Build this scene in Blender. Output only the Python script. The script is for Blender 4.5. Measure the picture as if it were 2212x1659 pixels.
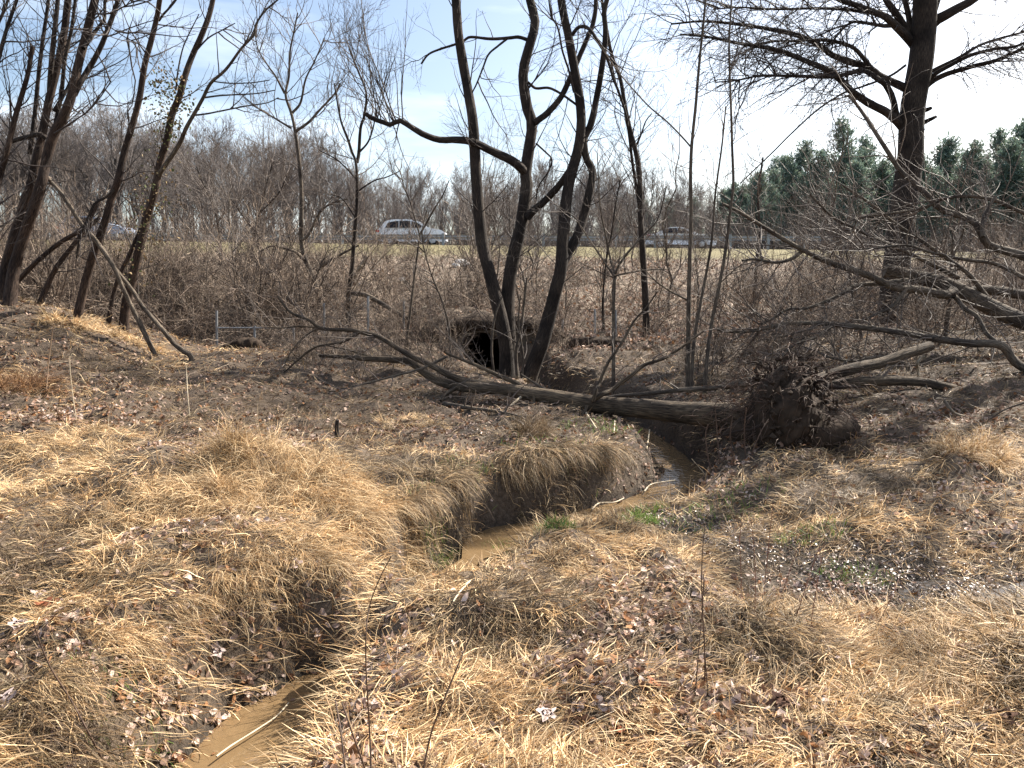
import bpy, bmesh, math
import numpy as np

for o in list(bpy.data.objects):
    bpy.data.objects.remove(o)
SC = bpy.context.scene
COL = SC.collection
rng = np.random.default_rng(11)
R = math.radians

# ------------------------------------------------------------------ camera, sky, sun, exposure
CAM_Z = 1.6
PITCH = R(7.67)
W, H, F = 2212.0, 1659.0, 1703.0            # working measure of the photograph
cam = bpy.data.cameras.new('camera')
camo = bpy.data.objects.new('camera', cam)
COL.objects.link(camo)
camo.location = (0, 0, CAM_Z)
camo.rotation_euler = (R(90) - PITCH, 0, 0)
cam.sensor_width = 36.0
cam.lens = 36.0 * F / W
cam.clip_start = 0.05
cam.clip_end = 3000
SC.camera = camo

SUN_EL, SUN_AZ = R(40), R(52)               # azimuth to the right of the view axis
world = bpy.data.worlds.new('World')
SC.world = world
world.use_nodes = True
wn, wl = world.node_tree.nodes, world.node_tree.links
bgn = wn['Background']
sky = wn.new('ShaderNodeTexSky')
sky.sky_type = 'NISHITA'
sky.sun_disc = False
sky.sun_elevation = SUN_EL
sky.sun_rotation = SUN_AZ
sky.altitude = 50
sky.air_density = 1.0
sky.dust_density = 2.4
sky.ozone_density = 1.2
# thin streaky high cloud
tc = wn.new('ShaderNodeTexCoord')
mp = wn.new('ShaderNodeMapping'); mp.inputs['Scale'].default_value = (1.2, 1.2, 7.0)
nz = wn.new('ShaderNodeTexNoise'); nz.inputs['Scale'].default_value = 2.2; nz.inputs['Detail'].default_value = 6
cr = wn.new('ShaderNodeValToRGB')
cr.color_ramp.elements[0].position = 0.40; cr.color_ramp.elements[0].color = (0, 0, 0, 1)
cr.color_ramp.elements[1].position = 0.85; cr.color_ramp.elements[1].color = (0.75, 0.75, 0.75, 1)
mx = wn.new('ShaderNodeMixRGB'); mx.inputs[2].default_value = (9.5, 10.0, 10.6, 1)
wl.new(tc.outputs['Generated'], mp.inputs['Vector']); wl.new(mp.outputs[0], nz.inputs['Vector'])
wl.new(nz.outputs[0], cr.inputs[0]); wl.new(cr.outputs[0], mx.inputs[0])
wl.new(sky.outputs[0], mx.inputs[1]); wl.new(mx.outputs[0], bgn.inputs['Color'])
bgn.inputs['Strength'].default_value = 0.070

sun = bpy.data.lights.new('sun', 'SUN')
sun.energy = 5.0
sun.angle = R(0.5)
sun.color = (1.0, 0.94, 0.84)
suno = bpy.data.objects.new('sun', sun)
COL.objects.link(suno)
suno.rotation_euler = (R(90) - SUN_EL, 0, math.pi - SUN_AZ)
suno.location = (20, 20, 30)

SC.view_settings.view_transform = 'Standard'
SC.view_settings.look = 'None'
SC.view_settings.gamma = 1.0
SC.view_settings.use_curve_mapping = False
SC.view_settings.exposure = 1.6
SC.render.engine = 'CYCLES'
SC.cycles.max_bounces = 5
SC.cycles.diffuse_bounces = 2
SC.cycles.glossy_bounces = 2
SC.cycles.caustics_reflective = False
SC.cycles.caustics_refractive = False

# ------------------------------------------------------------------ small helpers
CP, SP = math.cos(PITCH), math.sin(PITCH)

def ray(px, py):
    u = (np.asarray(px, float) - W / 2) / F
    v = (H / 2 - np.asarray(py, float)) / F
    return u, CP + v * SP, -SP + v * CP

def at(px, py, Y):
    """the point of the place seen at (px, py) at Y metres in front of the camera"""
    dx, dy, dz = ray(px, py)
    s = Y / dy
    return np.array([dx * s, Y, CAM_Z + dz * s])

def sstep(a, b, x):
    t = np.clip((x - a) / (b - a), 0, 1)
    return t * t * (3 - 2 * t)

def _hash(ix, iy, seed):
    n = (ix * 374761393 + iy * 668265263 + seed * 974711) & 0x7fffffff
    n = ((n ^ (n >> 13)) * 1274126177) & 0x7fffffff
    return ((n ^ (n >> 16)) & 0xffff) / 65535.0

def vnoise(x, y, seed=0):
    x = np.asarray(x, float); y = np.asarray(y, float)
    ix = np.floor(x).astype(np.int64); iy = np.floor(y).astype(np.int64)
    fx = x - ix; fy = y - iy
    fx = fx * fx * (3 - 2 * fx); fy = fy * fy * (3 - 2 * fy)
    a = _hash(ix, iy, seed); b = _hash(ix + 1, iy, seed)
    c = _hash(ix, iy + 1, seed); d = _hash(ix + 1, iy + 1, seed)
    return (a * (1 - fx) + b * fx) * (1 - fy) + (c * (1 - fx) + d * fx) * fy * 1.0 if False else \
        (a * (1 - fx) + b * fx) * (1 - fy) + (c * (1 - fx) + d * fx) * fy

def fbm(x, y, seed=0, octs=3):
    s = 0; a = 0.5; t = 0
    for k in range(octs):
        s = s + a * vnoise(x * 2 ** k + 17.3 * k, y * 2 ** k - 9.1 * k, seed + k); t += a; a *= 0.5
    return s / t

def nrm(v):
    return v / np.maximum(np.linalg.norm(v, axis=-1, keepdims=True), 1e-9)

def tag(o, label=None, cat=None, group=None, kind=None):
    if label: o['label'] = label
    if cat: o['category'] = cat
    if group: o['group'] = group
    if kind: o['kind'] = kind
    return o

def empty(name, loc, label=None, cat=None, group=None):
    o = bpy.data.objects.new(name, None)
    COL.objects.link(o)
    o.location = loc
    o.empty_display_size = 0.2
    return tag(o, label, cat, group)

class MB:
    """collects verts / faces / per-vertex colour and uv for one mesh"""
    def __init__(s):
        s.V = []; s.Q = []; s.T = []; s.C = []; s.U = []; s.n = 0
    def add(s, V, Q=None, T=None, C=None, U=None):
        V = np.asarray(V, float).reshape(-1, 3)
        s.V.append(V)
        if Q is not None and len(Q): s.Q.append(np.asarray(Q, np.int64).reshape(-1, 4) + s.n)
        if T is not None and len(T): s.T.append(np.asarray(T, np.int64).reshape(-1, 3) + s.n)
        if C is None: C = np.ones((len(V), 3)) * 0.5
        C = np.broadcast_to(np.asarray(C, float), (len(V), 3))
        s.C.append(C)
        if U is None: U = np.zeros((len(V), 2))
        s.U.append(np.asarray(U, float))
        s.n += len(V)
    def mesh(s, name, mat, smooth=True, origin=None):
        V = np.concatenate(s.V) if s.V else np.zeros((0, 3))
        if origin is not None: V = V - np.asarray(origin)
        Q = np.concatenate(s.Q) if s.Q else np.zeros((0, 4), np.int64)
        T = np.concatenate(s.T) if s.T else np.zeros((0, 3), np.int64)
        me = bpy.data.meshes.new(name)
        me.vertices.add(len(V)); me.vertices.foreach_set('co', V.astype(np.float32).ravel())
        nl = len(Q) * 4 + len(T) * 3
        me.loops.add(nl); me.polygons.add(len(Q) + len(T))
        li = np.concatenate([Q.ravel(), T.ravel()]).astype(np.int32)
        me.loops.foreach_set('vertex_index', li)
        ls = np.concatenate([np.arange(len(Q)) * 4, len(Q) * 4 + np.arange(len(T)) * 3]).astype(np.int32)
        me.polygons.foreach_set('loop_start', ls)
        me.polygons.foreach_set('use_smooth', np.full(len(Q) + len(T), smooth))
        col = me.color_attributes.new('Col', 'FLOAT_COLOR', 'POINT')
        C = np.concatenate(s.C) if s.C else np.zeros((0, 3))
        col.data.foreach_set('color', np.concatenate([C, np.ones((len(C), 1))], 1).astype(np.float32).ravel())
        U = np.concatenate(s.U) if s.U else np.zeros((0, 2))
        uvl = me.uv_layers.new(name='UVMap')
        uvl.data.foreach_set('uv', U[li].astype(np.float32).ravel())
        me.update(calc_edges=True)
        me.validate()
        if mat is not None: me.materials.append(mat)
        return me
    def build(s, name, mat, parent=None, smooth=True, loc=None, **tags):
        """links the mesh; under a parent the verts are made relative to the parent's base"""
        org = parent_loc(parent) if parent is not None else loc
        o = bpy.data.objects.new(name, s.mesh(name, mat, smooth, org))
        COL.objects.link(o)
        if parent is not None: o.parent = parent
        elif loc is not None: o.location = loc
        return tag(o, **tags)

def parent_loc(p):
    l = np.zeros(3)
    while p is not None:
        l = l + np.array(p.location); p = p.parent
    return l

# ---- tubes
def resample(P, n):
    """smooth (Catmull-Rom) polyline through P, n points evenly spaced"""
    P = np.asarray(P, float)
    if len(P) < 3:
        t = np.linspace(0, 1, n)[:, None]
        return P[0] * (1 - t) + P[-1] * t
    Q = np.vstack([2 * P[0] - P[1], P, 2 * P[-1] - P[-2]])
    out = []
    for i in range(1, len(Q) - 2):
        t = np.linspace(0, 1, 9)[:-1, None]
        a, b, c, d = Q[i - 1], Q[i], Q[i + 1], Q[i + 2]
        out.append(0.5 * (2 * b + (c - a) * t + (2 * a - 5 * b + 4 * c - d) * t ** 2 + (3 * b - a - 3 * c + d) * t ** 3))
    out.append(P[-1:])
    D = np.vstack(out)
    s = np.concatenate([[0], np.cumsum(np.linalg.norm(np.diff(D, axis=0), axis=1))])
    tt = np.linspace(0, s[-1], n)
    return np.stack([np.interp(tt, s, D[:, k]) for k in range(3)], 1)

def tubes(mb, P, Rr, sides=3, C=None, cap=False):
    """P (M,N,3) centre lines, Rr (M,N) radii"""
    P = np.asarray(P, float); Rr = np.asarray(Rr, float)
    if P.ndim == 2: P = P[None]; Rr = Rr[None]
    M, N, _ = P.shape
    if M == 0: return
    T = nrm(np.gradient(P, axis=1))
    mean = nrm(P[:, -1] - P[:, 0])
    ref = np.zeros((M, 3)); ref[np.arange(M), np.argmin(np.abs(mean), axis=1)] = 1
    Uv = nrm(np.cross(T, ref[:, None, :])); Vv = np.cross(T, Uv)
    a = np.linspace(0, 2 * np.pi, sides, endpoint=False)
    ring = Uv[:, :, None, :] * np.cos(a)[None, None, :, None] + Vv[:, :, None, :] * np.sin(a)[None, None, :, None]
    X = P[:, :, None, :] + ring * Rr[..., None, None] if Rr.ndim == 2 else P[:, :, None, :] + ring * Rr[..., None]
    idx = np.arange(M * N * sides).reshape(M, N, sides)
    nx = np.roll(idx, -1, axis=2)
    Q = np.stack([idx[:, :-1], nx[:, :-1], nx[:, 1:], idx[:, 1:]], -1).reshape(-1, 4)
    rm = Rr if Rr.ndim == 2 else Rr.mean(-1)
    L = np.concatenate([np.zeros((M, 1)), np.cumsum(np.linalg.norm(np.diff(P, axis=1), axis=-1), 1)], 1)
    u = np.broadcast_to(a / (2 * np.pi), (M, N, sides)) * (rm.max(1)[:, None, None] * 2 * np.pi)
    v = np.broadcast_to(L[:, :, None], (M, N, sides))
    UV = np.stack([u, v], -1).reshape(-1, 2)
    if C is not None:
        C = np.asarray(C, float)
        if C.ndim == 2: C = np.repeat(C, N * sides, 0)
    mb.add(X.reshape(-1, 3), Q, None, C, UV)
    if cap:
        for e in (0, N - 1):
            c = P[:, e]
            base = mb.n
            ri = X[:, e].reshape(M, sides, 3)
            for m in range(M):
                vv = np.vstack([ri[m], c[m:m + 1]])
                k = np.arange(sides)
                mb.add(vv, None, np.stack([k, (k + 1) % sides, np.full(sides, sides)], 1), (0.30, 0.22, 0.13))

def limb(mb, P, r0, r1, n=None, sides=10, rough=0.09, wob=0.0, cap=False, seed=0, flare=0.0, power=0.8):
    """one traced limb with uneven girth"""
    P = np.asarray(P, float)
    Ltot = np.linalg.norm(np.diff(P, axis=0), axis=1).sum()
    if n is None: n = int(np.clip(Ltot / max(r0 * 1.2, 0.03), 8, 70))
    C = resample(P, n)
    g = np.random.default_rng(seed + n)
    if wob > 0:
        w = np.cumsum(g.normal(0, 1, (n, 3)), 0); w -= np.linspace(0, 1, n)[:, None] * w[-1]
        C = C + w * wob / math.sqrt(n)
    t = np.linspace(0, 1, n)
    r = r0 + (r1 - r0) * t ** power
    if flare: r = r * (1 + flare * np.exp(-t * Ltot / 0.25))
    k = np.arange(sides)
    j = fbm(np.tile(k * 0.9, (n, 1)) + seed * 3.1, np.tile((t * Ltot / max(r0, .02) * 0.45)[:, None], (1, sides)) + seed, seed, 2) - 0.5
    j[:, -1] = j[:, 0] * 0.5 + j[:, -1] * 0.5
    RR = r[:, None] * (1 + rough * 2 * j)
    tubes(mb, C[None], RR[None], sides, None, cap)
    return C, r

def grow(P, Rr, M, g, t=(0.2, 0.98), ang=(25, 60), length=(0.3, 0.6), rel=True, n=6, wig=0.12, trop=0.05, rr=0.6, rmin=0.003, rabs=None, bias=None, taper=0.75):
    """M side shoots off the limbs P (K,N,3) with radii Rr (K,N)"""
    K, N, _ = P.shape
    Lp = np.linalg.norm(np.diff(P, axis=1), axis=-1).sum(1)
    k = g.choice(K, M, p=Lp / Lp.sum())
    tt = g.uniform(t[0], t[1], M)
    f = tt * (N - 1); i = np.minimum(f.astype(int), N - 2); f = f - i
    p0 = P[k, i] * (1 - f[:, None]) + P[k, i + 1] * f[:, None]
    rp = Rr[k, i] * (1 - f) + Rr[k, i + 1] * f
    d = nrm(P[k, i + 1] - P[k, i])
    rv = g.normal(0, 1, (M, 3))
    if bias is not None: rv = rv + np.asarray(bias)
    rv = nrm(rv - (rv * d).sum(1, keepdims=True) * d)
    a = np.radians(g.uniform(ang[0], ang[1], M))[:, None]
    d = nrm(d * np.cos(a) + rv * np.sin(a))
    L = g.uniform(length[0], length[1], M)
    if rel: L = L * Lp[k] * (1.15 - 0.75 * tt)
    seg = (L / (n - 1))[:, None]
    pts = [p0]
    for s in range(n - 1):
        d = nrm(d + g.normal(0, wig, (M, 3)) + np.array([0, 0, trop]))
        pts.append(pts[-1] + d * seg)
    r0 = np.maximum(rp * rr, rmin) if rabs is None else g.uniform(rabs[0], rabs[1], M)
    s = np.linspace(0, 1, n)
    RR = r0[:, None] * (1 - taper * s)[None]
    return np.stack(pts, 1), RR

# ------------------------------------------------------------------ materials
def new_mat(name):
    m = bpy.data.materials.new(name); m.use_nodes = True
    return m, m.node_tree.nodes, m.node_tree.links, m.node_tree.nodes['Principled BSDF']

def mat_plain(name, c, rough=0.8, var=0.3, scale=6.0, bump=0.0, metal=0.0, spec=0.3, coord='Object'):
    m, N, L, b = new_mat(name)
    t = N.new('ShaderNodeTexCoord'); n = N.new('ShaderNodeTexNoise')
    n.inputs['Scale'].default_value = scale; n.inputs['Detail'].default_value = 5
    L.new(t.outputs[coord], n.inputs['Vector'])
    r = N.new('ShaderNodeValToRGB')
    r.color_ramp.elements[0].position = 0.3; r.color_ramp.elements[1].position = 0.7
    r.color_ramp.elements[0].color = tuple(max(0, k * (1 - var)) for k in c) + (1,)
    r.color_ramp.elements[1].color = tuple(min(1, k * (1 + var)) for k in c) + (1,)
    L.new(n.outputs[0], r.inputs[0]); L.new(r.outputs[0], b.inputs['Base Color'])
    b.inputs['Roughness'].default_value = rough; b.inputs['Metallic'].default_value = metal
    b.inputs['Specular IOR Level'].default_value = spec
    if bump:
        bm = N.new('ShaderNodeBump'); bm.inputs['Strength'].default_value = bump; bm.inputs['Distance'].default_value = 0.02
        L.new(n.outputs[0], bm.inputs['Height']); L.new(bm.outputs[0], b.inputs['Normal'])
    return m

def mat_bark(name, c0, c1, fu=70, fv=9, bump=0.9, moss=None, rough=0.9):
    m, N, L, b = new_mat(name)
    uv = N.new('ShaderNodeUVMap')
    mp = N.new('ShaderNodeMapping'); mp.inputs['Scale'].default_value = (fu, fv, 1)
    n = N.new('ShaderNodeTexNoise'); n.inputs['Scale'].default_value = 1.0; n.inputs['Detail'].default_value = 4; n.inputs['Roughness'].default_value = 0.6
    L.new(uv.outputs[0], mp.inputs[0]); L.new(mp.outputs[0], n.inputs['Vector'])
    r = N.new('ShaderNodeValToRGB')
    r.color_ramp.elements[0].position = 0.40; r.color_ramp.elements[0].color = tuple(c0) + (1,)
    r.color_ramp.elements[1].position = 0.66; r.color_ramp.elements[1].color = tuple(c1) + (1,)
    L.new(n.outputs[0], r.inputs[0])
    t = N.new('ShaderNodeTexCoord'); n2 = N.new('ShaderNodeTexNoise'); n2.inputs['Scale'].default_value = 2.3; n2.inputs['Detail'].default_value = 3
    L.new(t.outputs['Object'], n2.inputs['Vector'])
    r2 = N.new('ShaderNodeValToRGB'); r2.color_ramp.elements[0].position = 0.35; r2.color_ramp.elements[1].position = 0.7
    r2.color_ramp.elements[0].color = (0.55, 0.53, 0.52, 1); r2.color_ramp.elements[1].color = (1.7, 1.66, 1.5, 1)
    L.new(n2.outputs[0], r2.inputs[0])
    mx = N.new('ShaderNodeMixRGB'); mx.blend_type = 'MULTIPLY'; mx.inputs[0].default_value = 1
    L.new(r.outputs[0], mx.inputs[1]); L.new(r2.outputs[0], mx.inputs[2])
    L.new(mx.outputs[0], b.inputs['Base Color'])
    b.inputs['Roughness'].default_value = rough; b.inputs['Specular IOR Level'].default_value = 0.25
    bm = N.new('ShaderNodeBump'); bm.inputs['Strength'].default_value = bump; bm.inputs['Distance'].default_value = 0.02
    L.new(n.outputs[0], bm.inputs['Height']); L.new(bm.outputs[0], b.inputs['Normal'])
    return m

def mat_col(name, rough=0.7, spec=0.3, trans=0.0, var=0.25, scale=30, gain=1.0):
    """colour carried by the mesh (albedo of each blade / leaf / patch)"""
    m, N, L, b = new_mat(name)
    a = N.new('ShaderNodeVertexColor'); a.layer_name = 'Col'
    t = N.new('ShaderNodeTexCoord'); n = N.new('ShaderNodeTexNoise'); n.inputs['Scale'].default_value = scale; n.inputs['Detail'].default_value = 4
    L.new(t.outputs['Object'], n.inputs['Vector'])
    r = N.new('ShaderNodeMapRange'); r.inputs['From Min'].default_value = 0.3; r.inputs['From Max'].default_value = 0.7
    r.inputs['To Min'].default_value = gain * (1 - var); r.inputs['To Max'].default_value = gain * (1 + var)
    L.new(n.outputs[0], r.inputs['Value'])
    mx = N.new('ShaderNodeVectorMath'); mx.operation = 'SCALE'
    L.new(a.outputs[0], mx.inputs[0]); L.new(r.outputs[0], mx.inputs['Scale'])
    L.new(mx.outputs[0], b.inputs['Base Color'])
    b.inputs['Roughness'].default_value = rough; b.inputs['Specular IOR Level'].default_value = spec
    if trans > 0:
        tr = N.new('ShaderNodeBsdfTranslucent'); ms = N.new('ShaderNodeMixShader'); ms.inputs[0].default_value = trans
        L.new(mx.outputs[0], tr.inputs['Color'])
        out = N['Material Output']
        L.new(b.outputs[0], ms.inputs[1]); L.new(tr.outputs[0], ms.inputs[2]); L.new(ms.outputs[0], out.inputs['Surface'])
    return m

M_BARK_DARK = mat_bark('bark_dark', (0.014, 0.011, 0.010), (0.062, 0.048, 0.040))
M_BARK_GREY = mat_bark('bark_grey', (0.045, 0.036, 0.030), (0.16, 0.13, 0.105))
M_BARK_RED = mat_bark('bark_reddish', (0.020, 0.013, 0.011), (0.085, 0.058, 0.045))
M_BARK_PALE = mat_bark('bark_pale', (0.12, 0.095, 0.07), (0.36, 0.31, 0.25), bump=0.5)
M_BARK_FALLEN = mat_bark('bark_fallen', (0.028, 0.021, 0.016), (0.13, 0.098, 0.070), fu=55, fv=6, bump=1.0)
M_TWIG = mat_plain('twig_bark', (0.055, 0.042, 0.036), 0.75, 0.35, 3)
M_TWIG_GREY = mat_plain('twig_bark_grey', (0.125, 0.098, 0.08), 0.7, 0.4, 3)
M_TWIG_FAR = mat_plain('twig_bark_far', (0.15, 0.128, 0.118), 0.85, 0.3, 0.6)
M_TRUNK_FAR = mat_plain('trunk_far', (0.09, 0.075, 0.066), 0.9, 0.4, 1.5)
M_SHRUB = mat_col('shrub_stems', 0.75, 0.25, 0, 0.35, 2.5)
M_GRASS = mat_col('dry_grass', 0.6, 0.25, 0.22, 0.3, 6)
M_GREEN = mat_col('green_grass', 0.5, 0.3, 0.25, 0.25, 20)
M_LEAF = mat_col('dead_leaf', 0.75, 0.15, 0.15, 0.35, 60)
M_WETLEAF = mat_col('wet_leaf', 0.42, 0.5, 0.0, 0.3, 60)
M_PINE = mat_col('pine_needles', 0.55, 0.35, 0.3, 0.3, 1.5)
M_SOIL = mat_plain('bare_soil', (0.038, 0.026, 0.018), 0.95, 0.5, 9, 0.9, spec=0.15)
M_STEM = mat_plain('weed_stem', (0.085, 0.052, 0.036), 0.7, 0.4, 12)
M_STEM_PALE = mat_plain('reed_stem_pale', (0.52, 0.43, 0.30), 0.6, 0.2, 12)
M_CONC = mat_plain('weathered_concrete', (0.10, 0.078, 0.056), 0.9, 0.4, 4, 0.5)
M_GALV = mat_plain('galvanised_steel', (0.24, 0.245, 0.25), 0.5, 0.2, 5, metal=0.3, spec=0.4)
M_WIRE = mat_plain('rusted_wire', (0.12, 0.10, 0.085), 0.7, 0.3, 5)
M_POST = mat_plain('guardrail_post_steel', (0.24, 0.27, 0.29), 0.6, 0.2, 5, metal=0.3)
M_ASPH = mat_plain('asphalt', (0.05, 0.05, 0.052), 0.9, 0.25, 3)
M_WHITE = mat_plain('white_paint', (0.78, 0.79, 0.80), 0.25, 0.03, 1, spec=0.5)
M_SILVER = mat_plain('silver_paint', (0.24, 0.28, 0.36), 0.3, 0.04, 1, spec=0.5)
M_GLASS = mat_plain('tinted_glass', (0.012, 0.014, 0.018), 0.12, 0.1, 1, spec=0.2)
M_TYRE = mat_plain('tyre_rubber', (0.02, 0.02, 0.02), 0.8, 0.2, 5)
M_RIM = mat_plain('wheel_rim', (0.45, 0.46, 0.48), 0.35, 0.1, 5, metal=0.7)
M_RED = mat_plain('tail_light_red', (0.45, 0.02, 0.02), 0.2, 0.1, 5, spec=0.5)
M_LAMP = mat_plain('head_light_clear', (0.75, 0.77, 0.80), 0.15, 0.1, 5, spec=0.6)
M_TRIM = mat_plain('black_trim', (0.025, 0.025, 0.027), 0.6, 0.2, 5)
M_ROCK = mat_plain('pale_rock', (0.60, 0.57, 0.54), 0.85, 0.15, 6, 0.4)

# muddy water
m, N_, L_, b_ = new_mat('muddy_water')
b_.inputs['Base Color'].default_value = (0.165, 0.108, 0.055, 1)
b_.inputs['Roughness'].default_value = 0.06
b_.inputs['Specular IOR Level'].default_value = 0.5
t_ = N_.new('ShaderNodeTexCoord'); n_ = N_.new('ShaderNodeTexNoise'); n_.inputs['Scale'].default_value = 14; n_.inputs['Detail'].default_value = 3
bp_ = N_.new('ShaderNodeBump'); bp_.inputs['Strength'].default_value = 0.30; bp_.inputs['Distance'].default_value = 0.02
L_.new(t_.outputs['Object'], n_.inputs['Vector']); L_.new(n_.outputs[0], bp_.inputs['Height']); L_.new(bp_.outputs[0], b_.inputs['Normal'])
M_WATER = m
m, N_, L_, b_ = new_mat('puddle_water')
b_.inputs['Base Color'].default_value = (0.05, 0.04, 0.03, 1)
b_.inputs['Roughness'].default_value = 0.10
t_ = N_.new('ShaderNodeTexCoord'); n_ = N_.new('ShaderNodeTexNoise'); n_.inputs['Scale'].default_value = 30; n_.inputs['Detail'].default_value = 2
bp_ = N_.new('ShaderNodeBump'); bp_.inputs['Strength'].default_value = 0.35; bp_.inputs['Distance'].default_value = 0.02
L_.new(t_.outputs['Object'], n_.inputs['Vector']); L_.new(n_.outputs[0], bp_.inputs['Height']); L_.new(bp_.outputs[0], b_.inputs['Normal'])
M_PUDDLE = m

# ground
m, N_, L_, b_ = new_mat('ground_soil')
a_ = N_.new('ShaderNodeVertexColor'); a_.layer_name = 'Col'
t_ = N_.new('ShaderNodeTexCoord')
n1 = N_.new('ShaderNodeTexNoise'); n1.inputs['Scale'].default_value = 28; n1.inputs['Detail'].default_value = 8; n1.inputs['Roughness'].default_value = 0.7
L_.new(t_.outputs['Object'], n1.inputs['Vector'])
r1 = N_.new('ShaderNodeMapRange'); r1.inputs['From Min'].default_value = 0.3; r1.inputs['From Max'].default_value = 0.7; r1.inputs['To Min'].default_value = 0.45; r1.inputs['To Max'].default_value = 1.6
L_.new(n1.outputs[0], r1.inputs['Value'])
vm = N_.new('ShaderNodeVectorMath'); vm.operation = 'SCALE'
L_.new(a_.outputs[0], vm.inputs[0]); L_.new(r1.outputs[0], vm.inputs['Scale']); L_.new(vm.outputs[0], b_.inputs['Base Color'])
b_.inputs['Roughness'].default_value = 0.9; b_.inputs['Specular IOR Level'].default_value = 0.2
bp_ = N_.new('ShaderNodeBump'); bp_.inputs['Strength'].default_value = 1.0; bp_.inputs['Distance'].default_value = 0.03
L_.new(n1.outputs[0], bp_.inputs['Height']); L_.new(bp_.outputs[0], b_.inputs['Normal'])
M_GROUND = m

# ------------------------------------------------------------------ terrain
ZW = -0.50                                   # level of the creek

def on_plane(px, py, z):
    dx, dy, dz = ray(px, py)
    s = (z - CAM_Z) / dz
    return np.array([dx * s, dy * s])

CREEK = [  # px, py, half width, left bank run, right bank run
    (300, 1900, .24, .45, .50), (515, 1659, .20, .42, .40), (600, 1560, .17, .40, .36), (700, 1478, .09, .40, .35),
    (800, 1425, -.16, .42, .30), (905, 1335, .20, .26, .42), (975, 1258, .32, .16, .40), (1022, 1203, .26, .12, .50),
    (1100, 1150, .20, .10, .60), (1200, 1125, .05, .12, .80), (1290, 1105, .07, .14, .80), (1390, 1084, .10, .28, .70),
    (1470, 1048, .13, .42, .40), (1478, 1010, .13, .50, .20), (1425, 965, .16, .45, .20), (1340, 925, .30, .35, .28),
    (1245, 890, .28, .35, .40), (1180, 852, .26, .40, .45), (1110, 826, .30, .45, .50), (1040, 810, .36, .30, .30)]
cpts = np.array([on_plane(c[0], c[1], ZW) for c in CREEK])
cpar = np.array([c[2:] for c in CREEK])
YC = cpts[-1, 1]                             # distance of the culvert face
XC = cpts[-1, 0]
cpts = np.vstack([cpts, [XC, YC + 0.6]]); cpar = np.vstack([cpar, cpar[-1]])

def creek_dist(x, y):
    best = np.full(x.shape, 1e9); par = np.zeros(x.shape + (3,)); side = np.zeros(x.shape)
    for i in range(len(cpts) - 1):
        a, b = cpts[i], cpts[i + 1]; d = b - a
        t = np.clip(((x - a[0]) * d[0] + (y - a[1]) * d[1]) / (d @ d), 0, 1)
        ex = x - a[0] - t * d[0]; ey = y - a[1] - t * d[1]
        q = np.hypot(ex, ey)
        m = q < best
        best = np.where(m, q, best)
        sd = d[0] * ey - d[1] * ex           # > 0 : left of the upstream direction
        side = np.where(m, sd, side)
        pp = cpar[i] * (1 - t[..., None]) + cpar[i + 1] * t[..., None]
        par = np.where(m[..., None], pp, par)
    return best, side, par

CTRL = np.array([
    (-8, 1, .3), (-4, 1, .1), (0, 1, 0), (4, 1, .05), (8, 1, .2), (-4, 3, .05), (-2.2, 3, -.02), (0.3, 3, -.06), (2, 3, -.02), (4, 3.2, 0.02), (8, 4, .2),
    (-8, 5, .45), (-5, 5, .15), (-3, 5, .08), (-1.3, 4.6, -.02), (0.4, 4.6, -.14), (1.2, 3.7, -.08), (3.0, 3.7, -.06), (4.6, 5, -.02),
    (3.2, 4.35, -.26), (2.2, 4.9, -.32), (1.45, 6.0, -.38), (2.6, 6.0, -.16), (2.0, 6.9, -.20), (3.4, 7.0, -.02), (4.5, 7.5, .06), (6, 9, .28), (8, 10, .4), (6, 6, .1),
    (-0.6, 6.6, .0), (-0.4, 7.4, .02), (0.4, 7.4, .02), (0.7, 8.4, -.02), (0.3, 9.5, -.05), (-2, 8.5, .03), (-1, 10, 0), (0, 11.2, -.10), (-.35, 15.5, -.25), (-.1, 13.2, -.18), (-3.5, 10, .16), (-1.8, 6, .12), (-2.6, 7.0, .10),
    (1.9, 9.0, .0), (2.5, 10, .02), (3.2, 8.6, .02), (4, 11, .22), (1.9, 12, .02), (2.5, 14, .15), (5, 14, .38), (8, 14, .6), (1.3, 15.5, .08),
    (-7.6, 12, 1.18), (-6.9, 12.5, .93), (-5.95, 13, .40), (-6.9, 10.5, .72), (-5.6, 8.5, .38), (-4.6, 7, .2), (-11, 12, 1.7), (-11, 8, 1.0), (-4.5, 14, .24), (-9, 16, .9),
    (-6, 16.5, .26), (-3, 16, .16), (-2.3, 13, .02), (-1.1, 14.5, -.12), (-1.8, 17, .22), (0.6, 17.5, .25), (3, 17.5, .3), (8, 18, .6), (-11, 18, .7), (-6, 18, .4)], float)

def _tps(r2):
    return np.where(r2 > 1e-12, 0.5 * r2 * np.log(r2 + 1e-12), 0)
n_ = len(CTRL)
D2 = ((CTRL[:, None, :2] - CTRL[None, :, :2]) ** 2).sum(-1)
A_ = np.zeros((n_ + 3, n_ + 3)); A_[:n_, :n_] = _tps(D2) + np.eye(n_) * 0.02
A_[:n_, n_] = 1; A_[:n_, n_ + 1:] = CTRL[:, :2]; A_[n_:, :n_] = A_[:n_, n_:].T
wts = np.linalg.solve(A_, np.concatenate([CTRL[:, 2], np.zeros(3)]))

def base_near(x, y):
    x = np.clip(x, -12, 9); y = np.clip(y, 0.5, 18.5)
    z = wts[n_] + wts[n_ + 1] * x + wts[n_ + 2] * y
    for i in range(n_):
        z = z + wts[i] * _tps((x - CTRL[i, 0]) ** 2 + (y - CTRL[i, 1]) ** 2)
    return z

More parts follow.
